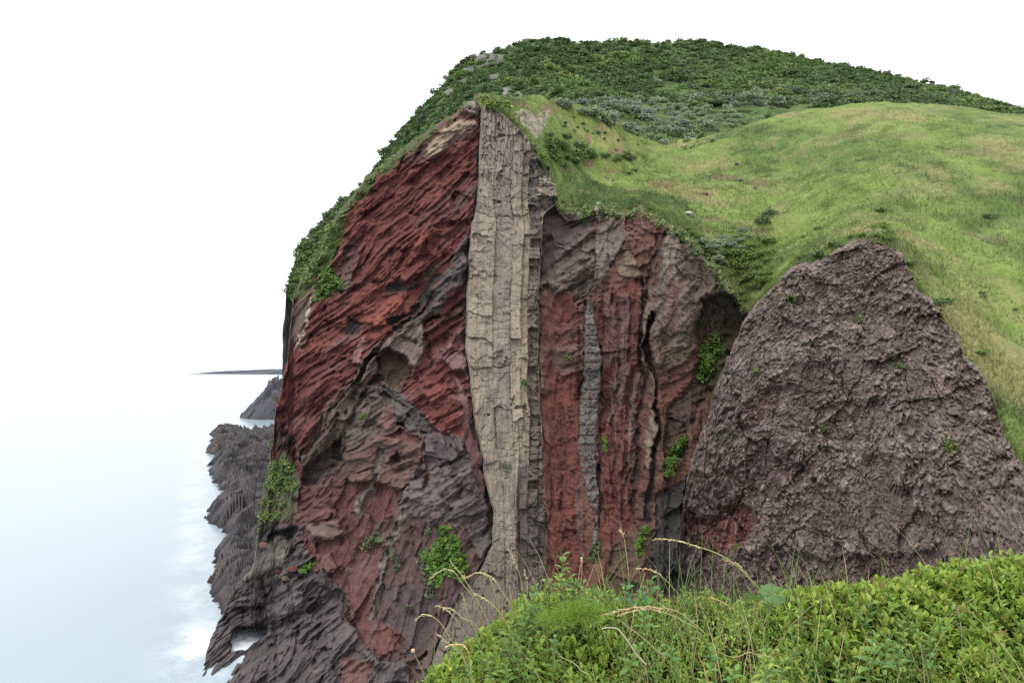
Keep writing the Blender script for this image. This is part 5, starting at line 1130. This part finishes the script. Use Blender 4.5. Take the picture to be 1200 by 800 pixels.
leafy_plant(800, 688, 2.7, .09, 8, 'small narrow leaved shoot on the bank edge before the spur foot', (.12,.18,.03), .034, .014, 15)
leafy_plant(848, 688, 2.6, .09, 8, 'small green shoot right of the yellow tipped one on the bank edge', (.09,.16,.03), .034, .015, 16)
leafy_plant(712, 672, 2.65, .13, 6, 'thin pale green sprig with tiny leaves between the broad leaved plants', (.17,.22,.04), .022, .007, 17, (.015, 0))
leafy_plant(650, 745, 2.15, .10, 7, 'bluish green leafy sprig amid the left part of the ground cover', BL, .032, .02, 18)
leafy_plant(787, 752, 2.0, .10, 6, 'darker broad leaved sprig in the middle of the ground cover', DGL, .036, .024, 19)
MOUND = [(612,700,.9),(628,706,1.1),(645,700,1.0),(668,690,1.1),(683,698,.9),(640,724,1.0),(615,726,.9),(598,736,.8),(662,712,1.0),(580,756,.8),(606,752,.9),(632,746,.9),(570,776,.7),(592,780,.8),(550,785,.7),(620,772,.9),(648,768,.8),(700,704,.7),(720,702,.7),(748,700,.8),(775,700,.7)]
for i, (a, b, k_) in enumerate(MOUND):
    leafy_plant(a, b - (20 if 618 < a < 705 and b < 715 else 8), 2.62 - .004 * (b - 690), .20, 14, 'yellow green leafy shoot among the many on the left mound of the bank', ((.16, .26, .045), (.11, .21, .04), (.20, .29, .05))[i % 3], .050 * k_, .024 * k_, 100 + i, (random.uniform(-.03, .03), 0), low=.15, c2=(.13, .23, .05))['group'] = 'leafy shoots on the left mound'
for i in range(26):
    a = random.uniform(720, 1150); b = random.uniform(712, 800); Yq = 2.55 - (b - 712) * .007
    leafy_plant(a, b - 12, Yq, random.uniform(.12, .20), 11, 'broad leaved weed standing out of the small leaved ground cover', ((.13, .24, .045), (.09, .19, .04), (.19, .28, .05))[i % 3], random.uniform(.034, .055), random.uniform(.014, .026), 200 + i, (random.uniform(-.05, .05), random.uniform(-.03, .03)), low=.2, c2=(.12, .22, .05))['group'] = 'broad leaved weeds in the ground cover'
# the large round leaves on the right
def big_leaf_plant():
    base = at(893, 735, 2.4); root = empty('broad_leaved_plant', base); tag(root, 'plant with large round pleated green leaves at the bank edge before the spur', 'plant')
    for k, (px, py, r, tilt, az) in enumerate(((884, 699, .046, .55, 2.6), (905, 696, .050, .7, .4), (898, 710, .034, .5, 1.4), (876, 708, .026, .6, 3.4))):
        cpt = at(px, py, 2.4 + .03 * k) - base; m = 44; th = np.linspace(.18, 2 * math.pi - .18, m); q = np.linspace(0, 1, 9)[:, None]
        rad = r * (1 + .07 * np.sin(7 * th) + .03 * np.sin(17 * th + k))[None, :] * q; pl = .012 * np.abs(np.sin(3.5 * th))[None, :] * q * r / .05 - .16 * r * q ** 2.2 + .10 * r * np.sin(2 * th + k)[None, :] * q ** 2
        loc = np.stack([rad * np.cos(th) * 1.12, rad * np.sin(th), pl], -1); ca, sa = math.cos(az), math.sin(az); ct, st = math.cos(tilt), math.sin(tilt)
        x, y, z = loc[..., 0], loc[..., 1] * ct - loc[..., 2] * st, loc[..., 1] * st + loc[..., 2] * ct
        V = np.stack([x * ca - y * sa * .6, x * sa * .5 + y * ca, z], -1) + cpt; vein = np.exp(-((np.sin(3.5 * th)) / .16) ** 2)[None, :, None] * (q[..., None] > .05)
        col = np.array((.105, .185, .050)) * (1 - .1 * k) * (1 + .45 * vein) * (1 + .15 * fbm(loc[..., 0] * 90, loc[..., 1] * 90, 3, k)[..., None]); i0 = V.shape
        build('leaf', V.reshape(-1, 3), grid_faces(9, m), M_FG, col.reshape(-1, 3), parent=root)
        v, f = tube(smooth([np.zeros(3), cpt * .6 + np.array((.01, 0, 0)), cpt], 8), .0022); build('stem', v, f, M_STEM, np.broadcast_to(np.array((.16, .2, .07)), v.shape), parent=root)
big_leaf_plant()
# the bright feathery tuft
def feather(px, py, Y, r, n, label, seed):
    rng = R_(seed); base = at(px, py + 30, Y); root_c = at(px, py, Y) - base; V = []
    d = rng.normal(size=(n, 3)); d[:, 2] = np.abs(d[:, 2]); d /= np.linalg.norm(d, axis=1, keepdims=True); p0 = root_c + d * np.array((1.5, 1.0, .7)) * r * rng.rand(n, 1) ** .5
    dd = d + .5 * rng.normal(size=(n, 3)); dd /= np.linalg.norm(dd, axis=1, keepdims=True); L = .014 + .022 * rng.rand(n, 1); sd = np.cross(dd, rng.normal(size=(n, 3))); sd /= np.linalg.norm(sd, axis=1, keepdims=True)
    w_ = .0011; V = np.stack([p0 - sd * w_, p0 + sd * w_, p0 + dd * L + sd * w_ * .3, p0 + dd * L - sd * w_ * .3], 1).reshape(-1, 3)
    c = np.array((.15, .25, .03)) * (.8 + .4 * rng.rand(n, 1)); o = build('feathery_plant', V, q_faces(len(V)), M_FG, np.repeat(c, 4, 0)); o.location = base; tag(o, label, 'plant')
feather(684, 722, 2.35, .075, 1300, 'bright lime green feathery tuft in the middle of the ground cover', 51)
feather(652, 730, 2.3, .055, 700, 'lime green feathery tuft left of the larger one, below the leafy plants', 52)
